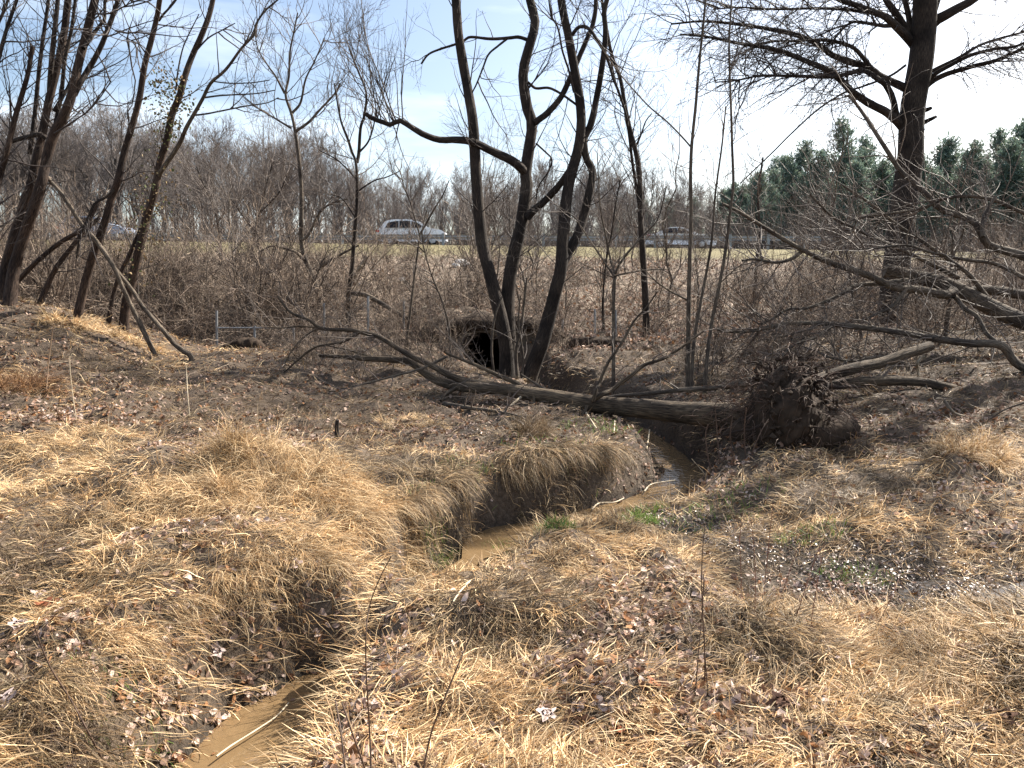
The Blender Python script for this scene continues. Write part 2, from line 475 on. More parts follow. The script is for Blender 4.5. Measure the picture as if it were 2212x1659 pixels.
FARY = [0, 18, 20, 26.5, 35, 44, 49, 51, 64, 66, 90, 150, 2000]
FARZ = [.3, .3, .42, .98, 1.95, 2.9, 3.50, 3.62, 3.62, 3.5, 3.6, 4.5, 10]
WET = [(3.3, 4.25, .7), (2.3, 4.85, .65), (1.75, 5.4, .40), (1.35, 6.1, .45), (2.8, 4.5, .6)]
WET2 = [(-0.25, 8.6, .5), (-0.55, 8.0, .35)]

def wetness(x, y):
    w = np.zeros(np.shape(x))
    for cx, cy, r in WET:
        w = np.maximum(w, np.exp(-((x - cx) ** 2 + ((y - cy) * 1.3) ** 2) / (r * r)))
    for cx, cy, r in WET2:
        w = np.maximum(w, .7 * np.exp(-((x - cx) ** 2 + ((y - cy) * 1.3) ** 2) / (r * r)))
    return w

BUMPS = [(-1.85, 5.9, .85, .55, .20), (-2.9, 6.1, .6, .5, .10), (0.55, 5.0, .35, .25, .08), (1.25, 3.55, .42, .28, .12), (2.6, 3.3, .5, .3, .10), (0.0, 3.9, .5, .3, .07), (0.95, 5.05, .3, .2, .08),
         (-3.6, 4.4, .6, .4, .10), (-1.7, 4.3, .5, .35, .06), (2.2, 2.9, .4, .25, .06), (-0.55, 6.55, .4, .3, .06), (0.35, 6.9, .45, .3, .07), (3.8, 6.6, .5, .35, .08)]

def terrain_raw(x, y):
    x = np.asarray(x, float); y = np.asarray(y, float)
    zn = base_near(x, y)
    zf = np.interp(y, FARY, FARZ) + 0.25 * (fbm(x * .12, y * .12, 5) - .5) * sstep(17, 24, y) * (1 - sstep(44, 50, y))
    zf = zf - .0133 * np.clip(x, -60, 60) * sstep(36, 48, y)
    far = sstep(16.8, 20.5, y)
    z = zn * (1 - far) + zf * far
    wet = wetness(x, y)
    k = (1.25 - sstep(17, 30, y) * .75) * (1 - .8 * wet) * (1 - sstep(44, 49, y))
    z = z + k * (.16 * (fbm(x * 1.1, y * 1.1, 1, 2) - .5) + .11 * (vnoise(x * 2.9, y * 2.9, 3) - .5) + .045 * (vnoise(x * 8, y * 8, 4) - .5)) + wet * .034 * (vnoise(x * 9, y * 9, 8) - .5)
    for cx, cy, rx, ry, h in BUMPS:
        z = z + h * np.exp(-((x - cx) / rx) ** 2 - ((y - cy) / ry) ** 2)
    z = z + .55 * np.exp(-((x - XC - .05) / 1.5) ** 4 - np.clip((y - YC - .9) / 1.1, 0, 9) ** 2) * sstep(YC, YC + .30, y)
    d, side, par = creek_dist(x, y)
    d = d + .07 * (vnoise(x * 4, y * 4, 21) - .5)
    run = np.where(side > 0, par[..., 1], par[..., 2])
    s = np.clip((d - par[..., 0]) / run, 0, 1)
    s = np.where(side > 0, s ** 1.4 * (2.4 - 1.4 * s) if False else s * s * (3 - 2 * s), s * s * (3 - 2 * s))
    bed = ZW - .07
    inch = (y < YC + .06)
    z = np.where(inch, bed + (z - bed) * s, z)
    return z

def axis(segs):
    out = [segs[0][0]]
    for a, b, st in segs:
        n = max(1, int(round((b - a) / st)))
        out += list(a + (b - a) * np.arange(1, n + 1) / n)
    return np.array(out)
GX = axis([(-900, -200, 100), (-200, -60, 14), (-60, -20, 3), (-20, -8, .5), (-8, -4.5, .1), (-4.5, 4.5, .045), (4.5, 8, .1), (8, 20, .5), (20, 60, 3), (60, 200, 14), (200, 900, 100)])
GY = axis([(-60, -10, 10), (-10, 1, 1), (1, 2, .1), (2, 9.5, .045), (9.5, 16, .09), (16, 19, .06), (19, 30, .3), (30, 70, 1), (70, 200, 10), (200, 2000, 200)])
XX, YY = np.meshgrid(GX, GY)
ZZ = terrain_raw(XX, YY)

def hz(x, y):
    """height of the ground"""
    x = np.asarray(x, float); y = np.asarray(y, float)
    i = np.clip(np.searchsorted(GX, x) - 1, 0, len(GX) - 2); j = np.clip(np.searchsorted(GY, y) - 1, 0, len(GY) - 2)
    fx = np.clip((x - GX[i]) / (GX[i + 1] - GX[i]), 0, 1); fy = np.clip((y - GY[j]) / (GY[j + 1] - GY[j]), 0, 1)
    return (ZZ[j, i] * (1 - fx) + ZZ[j, i + 1] * fx) * (1 - fy) + (ZZ[j + 1, i] * (1 - fx) + ZZ[j + 1, i + 1] * fx) * fy

def hit(px, py, y0=2.0, y1=80):
    """where the line of sight meets the ground"""
    ys = np.geomspace(y0, y1, 4000)
    dx, dy, dz = ray(px, py)
    s = ys / dy
    g = hz(dx * s, ys) - (CAM_Z + dz * s)
    k = np.argmax(g > 0) if (g > 0).any() else len(ys) - 1
    return at(px, py, ys[k])

def gpt(x, y, dz=0.0):
    return np.array([x, y, float(hz(x, y)) + dz])

slope = np.hypot(*np.gradient(ZZ, GY, GX))
cd, cside, cparr = creek_dist(XX, YY)
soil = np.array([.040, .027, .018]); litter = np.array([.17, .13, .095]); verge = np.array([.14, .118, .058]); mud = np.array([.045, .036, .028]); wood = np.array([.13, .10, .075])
u = fbm(XX * 1.7, YY * 1.7, 31)[..., None]
C = soil * (1 - u) + litter * u
f = (sstep(7.2, 9.0, YY) * (1 - sstep(15, 18, YY)) * .55)[..., None]; C = C * (1 - f) + np.array([.045, .031, .022]) * f  # middle ground darkened: shade of the tree crowns put into the soil colour
f = sstep(16, 20, YY)[..., None]; C = C * (1 - f) + (litter * (.55 + .9 * u)) * f
f = (sstep(39, 45, YY + 3 * (fbm(XX * .3, YY * .3, 9) - .5)))[..., None]; C = C * (1 - f) + verge * (.8 + .5 * u) * f
f = sstep(64, 68, YY)[..., None]; C = C * (1 - f) + wood * f
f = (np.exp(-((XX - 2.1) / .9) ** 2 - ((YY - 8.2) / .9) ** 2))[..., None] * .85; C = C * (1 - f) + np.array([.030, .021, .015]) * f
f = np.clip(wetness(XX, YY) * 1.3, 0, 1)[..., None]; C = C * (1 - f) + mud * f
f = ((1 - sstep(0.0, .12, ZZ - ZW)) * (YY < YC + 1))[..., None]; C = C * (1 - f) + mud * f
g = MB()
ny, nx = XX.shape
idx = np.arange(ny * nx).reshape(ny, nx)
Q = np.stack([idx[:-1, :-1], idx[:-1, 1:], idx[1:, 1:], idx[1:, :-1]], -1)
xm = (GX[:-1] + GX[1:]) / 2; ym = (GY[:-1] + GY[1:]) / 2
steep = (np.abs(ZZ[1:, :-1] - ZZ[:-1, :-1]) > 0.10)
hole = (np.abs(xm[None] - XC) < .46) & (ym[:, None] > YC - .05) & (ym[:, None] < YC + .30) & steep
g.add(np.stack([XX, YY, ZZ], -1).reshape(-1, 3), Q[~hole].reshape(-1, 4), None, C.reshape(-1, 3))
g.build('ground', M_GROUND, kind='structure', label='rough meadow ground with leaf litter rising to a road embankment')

# creek water: a ribbon a little wider than the channel, all at one level
wb = MB()
cs = resample(np.c_[cpts, np.full(len(cpts), ZW)], 140)
wd = np.interp(np.linspace(0, 1, 140), np.linspace(0, 1, len(cpts)), cpar[:, 0]) + .22
tn = nrm(np.gradient(cs, axis=0)); nn = np.stack([-tn[:, 1], tn[:, 0], tn[:, 2] * 0], 1)
nn = nrm(nn)
row = np.stack([cs + nn * wd[:, None], cs, cs - nn * wd[:, None]], 1)
i_ = np.arange(140 * 3).reshape(140, 3)
wb.add(row.reshape(-1, 3), np.concatenate([np.stack([i_[:-1, k], i_[1:, k], i_[1:, k + 1], i_[:-1, k + 1]], -1) for k in (0, 1)]))
wb.build('creek_water', M_WATER, kind='structure', label='muddy brown creek water winding through the meadow')

# standing water of the wet patches
for (cx, cy, r) in WET + WET2:
    zs = hz(cx + rng.normal(0, r * .3, 200), cy + rng.normal(0, r * .25, 200))
    lvl = float(np.quantile(zs, .30))
    a = np.linspace(0, 2 * np.pi, 26, endpoint=False)
    rr_ = r * .75 * (0.8 + .35 * np.array([vnoise(math.cos(t) * 2 + cx * 3, math.sin(t) * 2 + cy, 7) for t in a]))
    pb = MB()
    V = np.vstack([[cx, cy, lvl], np.stack([cx + np.cos(a) * rr_, cy + np.sin(a) * rr_ * .8, np.full(26, lvl)], 1)])
    k = np.arange(26)
    pb.add(V, None, np.stack([np.zeros(26, int), k + 1, (k + 1) % 26 + 1], 1))
    pb.build('puddle_water', M_PUDDLE, kind='structure', label='shallow standing water among the leaves')

# road on the embankment
rb = MB()
ROADZ = lambda x: 3.66 - .0133 * x
rb.add([(-60, 51.4, ROADZ(-60)), (60, 51.4, ROADZ(60)), (60, 63.5, ROADZ(60)), (-60, 63.5, ROADZ(-60))], [(0, 1, 2, 3)])
rb.build('road', M_ASPH, kind='structure', label='asphalt road on top of the embankment')
for yy, nm in ((52.2, 'edge_line'), (62.6, 'edge_line')):
    lb = MB(); lb.add([(-60, yy, ROADZ(-60) + .005), (60, yy, ROADZ(60) + .005), (60, yy + .12, ROADZ(60) + .005), (-60, yy + .12, ROADZ(-60) + .005)], [(0, 1, 2, 3)])
    lb.build('road_edge_line', M_WHITE, kind='structure', label='white edge line of the road')

# ------------------------------------------------------------------ guardrail
def box(mb, c, s, C=None):
    x, y, z = np.array(s) / 2
    V = np.array([(-x, -y, -z), (x, -y, -z), (x, y, -z), (-x, y, -z), (-x, -y, z), (x, -y, z), (x, y, z), (-x, y, z)]) + np.array(c)
    mb.add(V, [(0, 3, 2, 1), (4, 5, 6, 7), (0, 1, 5, 4), (1, 2, 6, 5), (2, 3, 7, 6), (3, 0, 4, 7)], None, C)

GYR = 50.0
def guardrail(px0, px1, posts, label, top):
    z1 = float(at(700, top, GYR)[2])
    x0, x1 = at(px0, 510, GYR)[0], at(px1, 510, GYR)[0]
    zg = float(hz(x0, GYR))
    root = empty('guardrail', (x0, GYR, zg), label, 'guardrail')
    # W-beam profile facing the road (far side)
    prof = [(.0, .0), (.05, .04), (.05, .10), (.0, .14), (.0, .18), (.05, .22), (.05, .28), (.0, .32)]
    n = 30
    V = []; xs = np.linspace(x0, x1, n)
    for x in xs:
        for d, h in prof: V.append((x, GYR + .13 + d, z1 - .06 - .32 + h))
    k = len(prof)
    Qd = [(i * k + j, (i + 1) * k + j, (i + 1) * k + j + 1, i * k + j + 1) for i in range(n - 1) for j in range(k - 1)]
    b = MB(); b.add(V, Qd); b.build('rail_beam', M_GALV, root, smooth=True)
    for p in posts:
        x = at(p, 510, GYR)[0]
        b = MB(); z0 = float(hz(x, GYR)) - .1
        box(b, (x, GYR, (z0 + z1) / 2), (.15, .10, z1 - z0)); 
        b.build('post', M_POST, root, smooth=False)
        b = MB(); box(b, (x, GYR + .09, z1 - .2), (.12, .08, .30)); b.build('blockout', M_POST, root, smooth=False)
    return root
guardrail(60, 560, [105, 178, 251, 289, 320, 356, 394, 432, 473, 514, 552], 'weathered steel guardrail with close-set posts behind the leaning left trees', 503)
guardrail(560, 1180, [598, 668, 739, 812, 884, 957, 1030, 1102, 1174], 'weathered steel guardrail in front of the white estate car', 504)
guardrail(1180, 1860, [1247, 1331, 1415, 1497, 1578, 1660, 1740, 1822], 'weathered steel guardrail hiding the windows of the low white car', 506)

# ------------------------------------------------------------------ cars
def car(name, label, paint, x0, y0, z0, prof, greenhouse, wheels, wr, hw=0.9, roofw=0.66, belt=1.0, windows=(), face=1, Lc=4.7):
    root = empty(name, (x0, y0, z0), label, 'car')
    def hwz(z):
        return hw if z < belt else hw - (hw - roofw) * min(1, (z - belt) / (greenhouse - belt))
    # outline with wheel arches
    out = []
    for p in prof: out.append(p)
    bot = [prof[-1]]
    arch = []
    for wx in sorted(wheels, reverse=True):
        for a in np.linspace(0, math.pi, 9):
            arch.append((wx + math.cos(a) * wr * 1.18, .26 + max(0, math.sin(a)) * wr * 1.25))
    outline = list(prof) + arch
    bm = bmesh.new()
    Lv = []; Rv = []
    for x, z in outline:
        e = .06 * (abs(x / Lc - .5) * 2) ** 4
        w = hwz(z) - e
        Lv.append(bm.verts.new((x * face, -w, z))); Rv.append(bm.verts.new((x * face, w, z)))
    n = len(outline)
    for i in range(n):
        j = (i + 1) % n
        bm.faces.new((Lv[i], Lv[j], Rv[j], Rv[i]))
    f1 = bm.faces.new(Lv); f2 = bm.faces.new(Rv[::-1])
    bmesh.ops.triangulate(bm, faces=[f1, f2])
    bmesh.ops.recalc_face_normals(bm, faces=bm.faces)
    me = bpy.data.meshes.new('body'); bm.to_mesh(me); bm.free(); me.materials.append(paint)
    o = bpy.data.objects.new('body', me); COL.objects.link(o); o.parent = root
    md = o.modifiers.new('round', 'BEVEL'); md.width = .025; md.segments = 2; md.limit_method = 'ANGLE'
    for kind, poly in windows:
        for s in (-1, 1):
            b = MB()
            if kind == 'side_window':
                V = [(x * face, s * (hwz(z) + .008), z) for x, z in poly] + [(x * face, s * (hwz(z) - .02), z) for x, z in poly]
                k = len(poly)
                b.add(V, [(i, (i + 1) % k, k + (i + 1) % k, k + i) for i in range(k)], [(0, i, i + 1) for i in range(1, k - 1)])
            else:
                if s > 0: continue
                (xa, za), (xb, zb) = poly
                nx_, nz_ = -(zb - za), (xb - xa); ln = math.hypot(nx_, nz_); sg = 1 if nz_ > 0 else -1
                ox, oz = nx_ / ln * .012 * sg, nz_ / ln * .012 * sg
                V = [((xa + ox) * face, -hwz(za) + .12, za + oz), ((xa + ox) * face, hwz(za) - .12, za + oz), ((xb + ox) * face, hwz(zb) - .1, zb + oz), ((xb + ox) * face, -hwz(zb) + .1, zb + oz)]
                b.add(V, [(0, 1, 2, 3)])
            oo = b.build(kind, M_GLASS, None, smooth=False); oo.parent = root
    for wx in wheels:
        for s in (-1, 1):
            a = np.linspace(0, 2 * np.pi, 20, endpoint=False)
            e = empty('wheel', (wx * face, s * (hw - .13), wr)); e.parent = root
            b = MB()
            rings = [(wr * .62, -.10), (wr * .95, -.10), (wr, -.07), (wr, .07), (wr * .95, .10), (wr * .62, .10)]
            V = np.concatenate([np.stack([np.cos(a) * r, np.full(20, d), np.sin(a) * r], 1) for r, d in rings])
            k = np.arange(20)
            b.add(V, np.concatenate([np.stack([i * 20 + k, i * 20 + (k + 1) % 20, (i + 1) * 20 + (k + 1) % 20, (i + 1) * 20 + k], 1) for i in range(5)]))
            oo = b.build('tyre', M_TYRE, None); oo.parent = e
            b = MB()
            d = s * .085
            V = np.vstack([[0, d + s * .01, 0], np.stack([np.cos(a) * wr * .63 * (1 - .25 * (np.arange(20) % 4 == 0)), np.full(20, d), np.sin(a) * wr * .63 * (1 - .25 * (np.arange(20) % 4 == 0))], 1)])
            b.add(V, None, np.stack([np.zeros(20, int), k + 1, (k + 1) % 20 + 1], 1))
            oo = b.build('rim', M_RIM, None, smooth=False); oo.parent = e
    for s in (-1, 1):
        b = MB(); box(b, ((Lc - .22) * face, s * (hw - .2), .68 if greenhouse > 1.6 else .62), (.30, .34, .13)); oo = b.build('headlight', M_LAMP, None, smooth=False); oo.parent = root
        b = MB(); box(b, (.10 * face, s * (hw - .14), .95 if greenhouse > 1.6 else .82), (.22, .26, .16)); oo = b.build('tail_light', M_RED, None, smooth=False); oo.parent = root
        b = MB(); box(b, (Lc * .67 * face, s * (hw + .10), belt + .06), (.16, .2, .13)); oo = b.build('wing_mirror', paint, None, smooth=False); oo.parent = root
    b = MB(); box(b, (Lc * .5 * face, 0, .24), (Lc * .86, hw * 1.7, .10)); oo = b.build('underbody', M_TRIM, None, smooth=False); oo.parent = root
    return root
ZR = 3.67
suv_prof = [(.02, .35), (.0, .75), (.06, 1.02), (.22, 1.12), (.62, 1.60), (.80, 1.68), (1.3, 1.74), (2.0, 1.74), (2.5, 1.70), (2.9, 1.58), (3.45, 1.22), (3.75, 1.13), (4.35, 1.02), (4.62, .86), (4.70, .65), (4.68, .32), (4.55, .24)]
suv_prof = suv_prof + []
xs = at(817, 520, 54.5)[0]
car('white_estate_car', 'white estate car with dark windows passing behind the guardrail left of the multi-stemmed tree', M_WHITE, xs, 54.5, ROADZ(xs + 2.3), suv_prof, 1.74, (.92, 3.78), .35, .92, .68, 1.10,
    windows=[('side_window', [(.62, 1.17), (.82, 1.52), (1.28, 1.62), (1.50, 1.62), (1.50, 1.17)]), ('side_window', [(1.58, 1.17), (1.58, 1.63), (2.02, 1.64), (2.30, 1.62), (2.30, 1.17)]),
             ('side_window', [(2.38, 1.17), (2.38, 1.61), (2.75, 1.52), (3.18, 1.24), (3.20, 1.17)]), ('windscreen', [(2.95, 1.56), (3.42, 1.25)]), ('rear_window', [(.26, 1.17), (.58, 1.56)])])
sed_prof = [(.02, .32), (.0, .70), (.10, .93), (.55, .98), (1.15, 1.30), (1.5, 1.40), (2.1, 1.42), (2.5, 1.36), (3.2, 1.0), (3.8, .92), (4.35, .78), (4.55, .62), (4.58, .30), (4.5, .22)]
xs = at(1394, 520, 53.6)[0]
car('white_saloon_car', 'low white saloon car half hidden behind the guardrail on the right', M_WHITE, xs, 53.6, ROADZ(xs + 2.3), sed_prof, 1.42, (.85, 3.6), .32, .88, .62, .95,
    windows=[('side_window', [(.95, 1.02), (1.25, 1.28), (1.55, 1.35), (1.95, 1.36), (1.95, 1.02)]), ('side_window', [(2.03, 1.02), (2.03, 1.36), (2.35, 1.32), (2.95, 1.03)]), ('windscreen', [(2.55, 1.33), (3.15, 1.03)]), ('rear_window', [(.62, 1.01), (1.12, 1.28)])], Lc=4.58)
xs = at(136, 500, 55.5)[0]
car('silver_car', 'silver car glimpsed through the leaning trees on the left', M_SILVER, xs, 55.5, ROADZ(xs + 2.3), suv_prof, 1.74, (.92, 3.78), .35, .92, .68, 1.10,
    windows=[('side_window', [(.62, 1.17), (.82, 1.52), (1.28, 1.62), (1.50, 1.62), (1.50, 1.17)]), ('side_window', [(1.58, 1.17), (1.58, 1.63), (2.02, 1.64), (2.30, 1.62), (2.30, 1.17)]),
             ('side_window', [(2.38, 1.17), (2.38, 1.61), (2.75, 1.52), (3.18, 1.24), (3.20, 1.17)]), ('windscreen', [(2.95, 1.56), (3.42, 1.25)]), ('rear_window', [(.26, 1.17), (.58, 1.56)])])

# ------------------------------------------------------------------ culvert
def culvert():
    yc = YC + .02; xc = XC
    zb = ZW - .1; r = .56; zs = ZW + .38                     # springing of the arch
    root = empty('culvert', (xc, yc, ZW), 'concrete culvert with arched opening under the bank behind the multi-stemmed tree', 'culvert')
    a = np.linspace(math.pi, 0, 25)
    inner = [(-r, zb)] + [(math.cos(t) * r, zs + math.sin(t) * r) for t in a] + [(r, zb)]
    top = float(at(1000, 709, yc)[2])
    xl, xr = at(880, 730, yc)[0] - xc, at(1215, 730, yc)[0] - xc
    xlt, xrt = at(985, 710, yc)[0] - xc, at(1165, 712, yc)[0] - xc
    zlow = float(at(880, 738, yc)[2])
    poly = [(xl, zb), (xl, zlow), (xlt, top), (xrt, top - .02), (xr, zlow + .03), (xr, zb)]
    def outer(t):
        d = (math.cos(t), math.sin(t)); best = None
        for (ax, az), (bx, bz) in zip(poly, poly[1:]):
            ex, ez = bx - ax, bz - az
            den = d[0] * ez - d[1] * ex
            if abs(den) < 1e-9: continue
            s = ((ax) * ez - (az - zs) * ex) / den; q = (ax * d[1] - (az - zs) * d[0]) / den
            if s > 0 and -1e-6 <= q <= 1 + 1e-6 and (best is None or s < best): best = s
        return (d[0] * best, zs + d[1] * best) if best else (d[0] * 1.2, zs + d[1] * 1.2)
    out = [(xl, zb)] + [outer(t) for t in a] + [(xr, zb)]
    n = len(inner); th = .34
    b = MB(); V = []
    for y in (yc, yc + th):
        V += [(xc + p[0], y, p[1]) for p in inner] + [(xc + p[0], y, p[1]) for p in out]
    Q = []
    for i in range(n - 1):
        Q += [(i, i + 1, n + i + 1, n + i), (2 * n + i, 3 * n + i, 3 * n + i + 1, 2 * n + i + 1), (n + i, n + i + 1, 3 * n + i + 1, 3 * n + i), (i, 2 * n + i, 2 * n + i + 1, i + 1)]
    b.add(V, Q); b.build('headwall', M_CONC, root, smooth=False)
    b = MB()                                                  # projecting arch ring
    V = []
    for (rr, yy) in ((r - .01, yc - .07), (r + .10, yc - .07), (r + .10, yc + .02), (r - .01, yc + .1)):
        V += [(xc + math.cos(t) * rr, yy, zs + math.sin(t) * rr) for t in a]
    k = np.arange(24)
    b.add(V, np.concatenate([np.stack([j * 25 + k, j * 25 + k + 1, ((j + 1) % 4) * 25 + k + 1, ((j + 1) % 4) * 25 + k], 1) for j in range(4)]))
    b.build('arch_ring', M_CONC, root)
    b = MB(); V = []
    prof = [(-r - .01, zb)] + [(math.cos(t) * (r + .01), zs + math.sin(t) * (r + .01)) for t in a] + [(r + .01, zb)]
    ys = np.linspace(yc + .03, yc + 9, 10)
    for y in ys: V += [(xc + p[0], y, p[1]) for p in prof]
    Q = [(i * n + j, i * n + (j + 1) % n, (i + 1) * n + (j + 1) % n, (i + 1) * n + j) for i in range(9) for j in range(n)]
    e = len(V); V += [(xc, yc + 9, zs)]
    b.add(V, Q, [(9 * n + j, 9 * n + (j + 1) % n, e) for j in range(n)])
    b.build('pipe', M_CONC, root)
    p0, p1 = at(1165, 790, yc - .15), at(1212, 800, yc - .9)
    b = MB()                                                  # wing wall on the right
    zt = float(at(1180, 764, yc - .2)[2])
    A = np.array([xr + xc - .25, yc]); B = np.array([xr + xc + .12, yc - .95])
    d = (B - A) / np.linalg.norm(B - A); nn = np.array([d[1], -d[0]]) * .10
    V = []
    for sg in (-1, 1):
        for q, zt_ in ((A, zt + .1), (A + (B - A) * .45, zt - .02), (B, zt - .38)):
            V += [(q[0] + nn[0] * sg, q[1] + nn[1] * sg, -.7), (q[0] + nn[0] * sg, q[1] + nn[1] * sg, zt_)]
    b.add(V, [(0, 2, 3, 1), (2, 4, 5, 3), (6, 7, 9, 8), (8, 9, 11, 10), (1, 3, 9, 7), (3, 5, 11, 9), (4, 10, 11, 5), (0, 1, 7, 6)])
    b.build('wing_wall', M_CONC, root, smooth=False)
    return root
culvert()

def lump(name, P, r0, r1, mat, label, flat=.6, seed=1, sides=16, n=26, cat=None, kind='structure'):
    C = resample(np.array(P, float), n); g = np.random.default_rng(seed)
    t = np.linspace(0, 1, n)
    rad = (r0 + (r1 - r0) * t) * (1 - np.abs(2 * t - 1) ** 6 * .8)
    a = np.linspace(0, 2 * np.pi, sides, endpoint=False)
    T = nrm(np.gradient(C, axis=0)); S = nrm(np.cross(T, [0, 0, 1.0])); 
    ns = .55 + .9 * fbm(np.cos(a)[None] * 1.6 + t[:, None] * n * .35 + seed, np.sin(a)[None] * 1.6 + t[:, None] * n * .2, seed, 3)
    X = C[:, None] + S[:, None] * (np.cos(a) * 1.0)[None, :, None] * (rad[:, None] * ns)[..., None] + np.array([0, 0, 1.]) * (np.sin(a) * flat)[None, :, None] * (rad[:, None] * ns)[..., None]
    i_ = np.arange(n * sides).reshape(n, sides); nx_ = np.roll(i_, -1, 1)
    b = MB(); b.add(X.reshape(-1, 3), np.stack([i_[:-1], nx_[:-1], nx_[1:], i_[1:]], -1).reshape(-1, 4))
    return b.build(name, mat, kind=kind, label=label)
yc = YC
lump('eroded_bank', [at(862, 768, yc + .45), at(900, 745, yc + .25), at(945, 722, yc + .18), at(990, 704, yc + .16), at(1060, 700, yc + .16), at(1120, 700, yc + .18), at(1175, 708, yc + .2), at(1215, 730, yc + .3), at(1240, 755, yc + .5)], .32, .32, M_SOIL, 'dark overhanging soil lip above the culvert headwall', .55, 3)
lump('eroded_bank', [at(1225, 742, 16.8), at(1290, 748, 16.6), at(1350, 750, 16.4), at(1420, 762, 16.2), at(1480, 778, 15.8)], .30, .24, M_SOIL, 'dark eroded soil scarp right of the culvert', .6, 5)
o_ = hit(520, 766)
lump('eroded_bank', [at(468, 762, 15.0), at(495, 752, 15.05), at(530, 745, 15.1), at(572, 752, 15.1)], .12, .24, M_SOIL, 'small dark undercut clump of earth beside the grey fence post', .7, 9)

# ------------------------------------------------------------------ traced trees
class Tree:
    def __init__(s, name, label, cat, base, group=None, seed=0):
        s.root = empty(name, base, label, cat, group); s.g = np.random.default_rng(seed); s.seed = seed
        s.lines = []; s.rads = []; s.k = 0
    def limb(s, part, pts, w0, w1, Y, mat, twig=True, ground=False, sides=10, Yd=None, flare=0, cap=False, rough=.09, wob=0.0, n=None):
        """pts in the photograph, seen widths w0 -> w1, Y distance (or first, last)"""
        Y0, Y1 = (Y if isinstance(Y, tuple) else (Y, Y))
        pts = np.array(pts, float)
        s_ = np.concatenate([[0], np.cumsum(np.hypot(*np.diff(pts[:, :2], axis=0).T))]); s_ /= s_[-1]
        s.k += 1
        wv = np.random.default_rng(s.seed * 50 + s.k)
        dep = Y0 + (Y1 - Y0) * s_ + (np.cumsum(wv.normal(0, .06, len(pts))) if not ground else np.cumsum(np.r_[0, wv.normal(0, .05, len(pts) - 1)]))
        P = np.array([at(p[0], p[1], d) for p, d in zip(pts, dep)])
        if ground:
            q = P[0].copy(); q[2] = min(q[2], float(hz(q[0], q[1]))) - .12
            P = np.vstack([q, P])
        b = MB()
        C, r = limb(b, P, w0 / 2 / F * Y0, w1 / 2 / F * Y1, sides=sides, rough=rough, seed=s.seed * 7 + s.k, flare=flare, cap=cap, wob=wob, n=n)
        b.build(part, mat, s.root)
        if twig:
            s.lines.append(resample(C, 24)); s.rads.append(np.interp(np.linspace(0, 1, 24), np.linspace(0, 1, len(r)), r))
        return C, r
    def limb3(s, part, P, r0, r1, mat, twig=True, **k):
        b = MB(); s.k += 1
        C, r = limb(b, P, r0, r1, seed=s.seed * 7 + s.k, **k)
        b.build(part, mat, s.root)
        if twig:
            s.lines.append(resample(C, 24)); s.rads.append(np.interp(np.linspace(0, 1, 24), np.linspace(0, 1, len(r)), r))
        return C, r
    def crown(s, n1, n2, n3, mat, l1=(.5, 1.4), l2=(.3, .6), l3=(.3, .6), t1=(.25, 1), ang=(25, 70), trop=.06, r1=(.006, .014), rmin=.0022, wig=.14, lines=None, bias=None, trop2=None):
        P = np.array(s.lines if lines is None else [s.lines[i] for i in lines]); Rr = np.array(s.rads if lines is None else [s.rads[i] for i in lines])
        b = MB()
        A, ra = grow(P, Rr, n1, s.g, t1, ang, l1, False, 8, wig, trop, rabs=r1, bias=bias)
        ra = np.minimum(ra, .014 + 0 * ra)
        tubes(b, A, ra, 4)
        tr2 = trop if trop2 is None else trop2
        if n2:
            B, rb2 = grow(A, ra, n2, s.g, (.15, .95), (25, 60), l2, True, 6, wig, tr2, .6, rmin)
            tubes(b, B, np.maximum(rb2, rmin * .6), 3)
            if n3:
                D, rd = grow(B, rb2, n3, s.g, (.15, .95), (25, 60), l3, True, 4, wig, tr2, .7, rmin * .8)
                tubes(b, D, np.maximum(rd, rmin * .5), 3)
        o = b.build('crown', mat, s.root)
        return o

# --- multi-stemmed tree in the middle
Yb = 14.6
b0 = at(1112, 800, Yb); b0[2] = hz(b0[0], Yb)
T = Tree('multi_stemmed_tree', 'tall dark tree with several stems rising from one base in front of the culvert', 'tree', b0, seed=1)
D = M_BARK_DARK
T.limb('trunk', [(1095, 815), (1092, 740), (1076, 660), (1060, 600), (1041, 520), (1030, 400), (1026, 330), (1020, 250), (1006, 170), (991, 80), (985, 0), (980, -90), (990, -220), (985, -380)], 32, 13, 14.5, D, ground=True, flare=.5)
T.limb('trunk', [(1104, 820), (1098, 720), (1097, 640), (1106, 570), (1125, 490), (1138, 400), (1136, 370), (1146, 300), (1149, 265), (1138, 230), (1130, 160), (1141, 110), (1156, 50), (1145, 0), (1138, -70), (1150, -200), (1140, -330)], 36, 13, 14.7, D, ground=True, flare=.5)
T.limb('trunk', [(1135, 840), (1158, 775), (1170, 745), (1184, 695), (1197, 640), (1211, 584), (1217, 501), (1222, 446), (1229, 395), (1241, 350), (1250, 319), (1255, 277), (1255, 244), (1250, 200), (1239, 139), (1228, 78), (1216, 22), (1211, -30), (1220, -160), (1215, -300)], 36, 11, 14.3, D, ground=True, flare=.4)
T.limb('limb', [(1208, 590), (1222, 555), (1247, 509), (1261, 465), (1272, 420), (1280, 371), (1266, 341), (1261, 305), (1266, 291), (1277, 266), (1288, 216), (1297, 166), (1305, 111), (1308, 64), (1305, 28), (1311, 0), (1326, -60), (1330, -150)], 22, 8, 14.4, D)
T.limb('limb', [(1138, 376), (1120, 358), (1098, 343), (1060, 325), (1020, 306), (985, 302), (950, 302), (920, 293), (897, 280), (878, 268), (860, 260), (846, 270), (828, 264), (805, 256), (790, 246)], 21, 9, (14.7, 14.0), D)
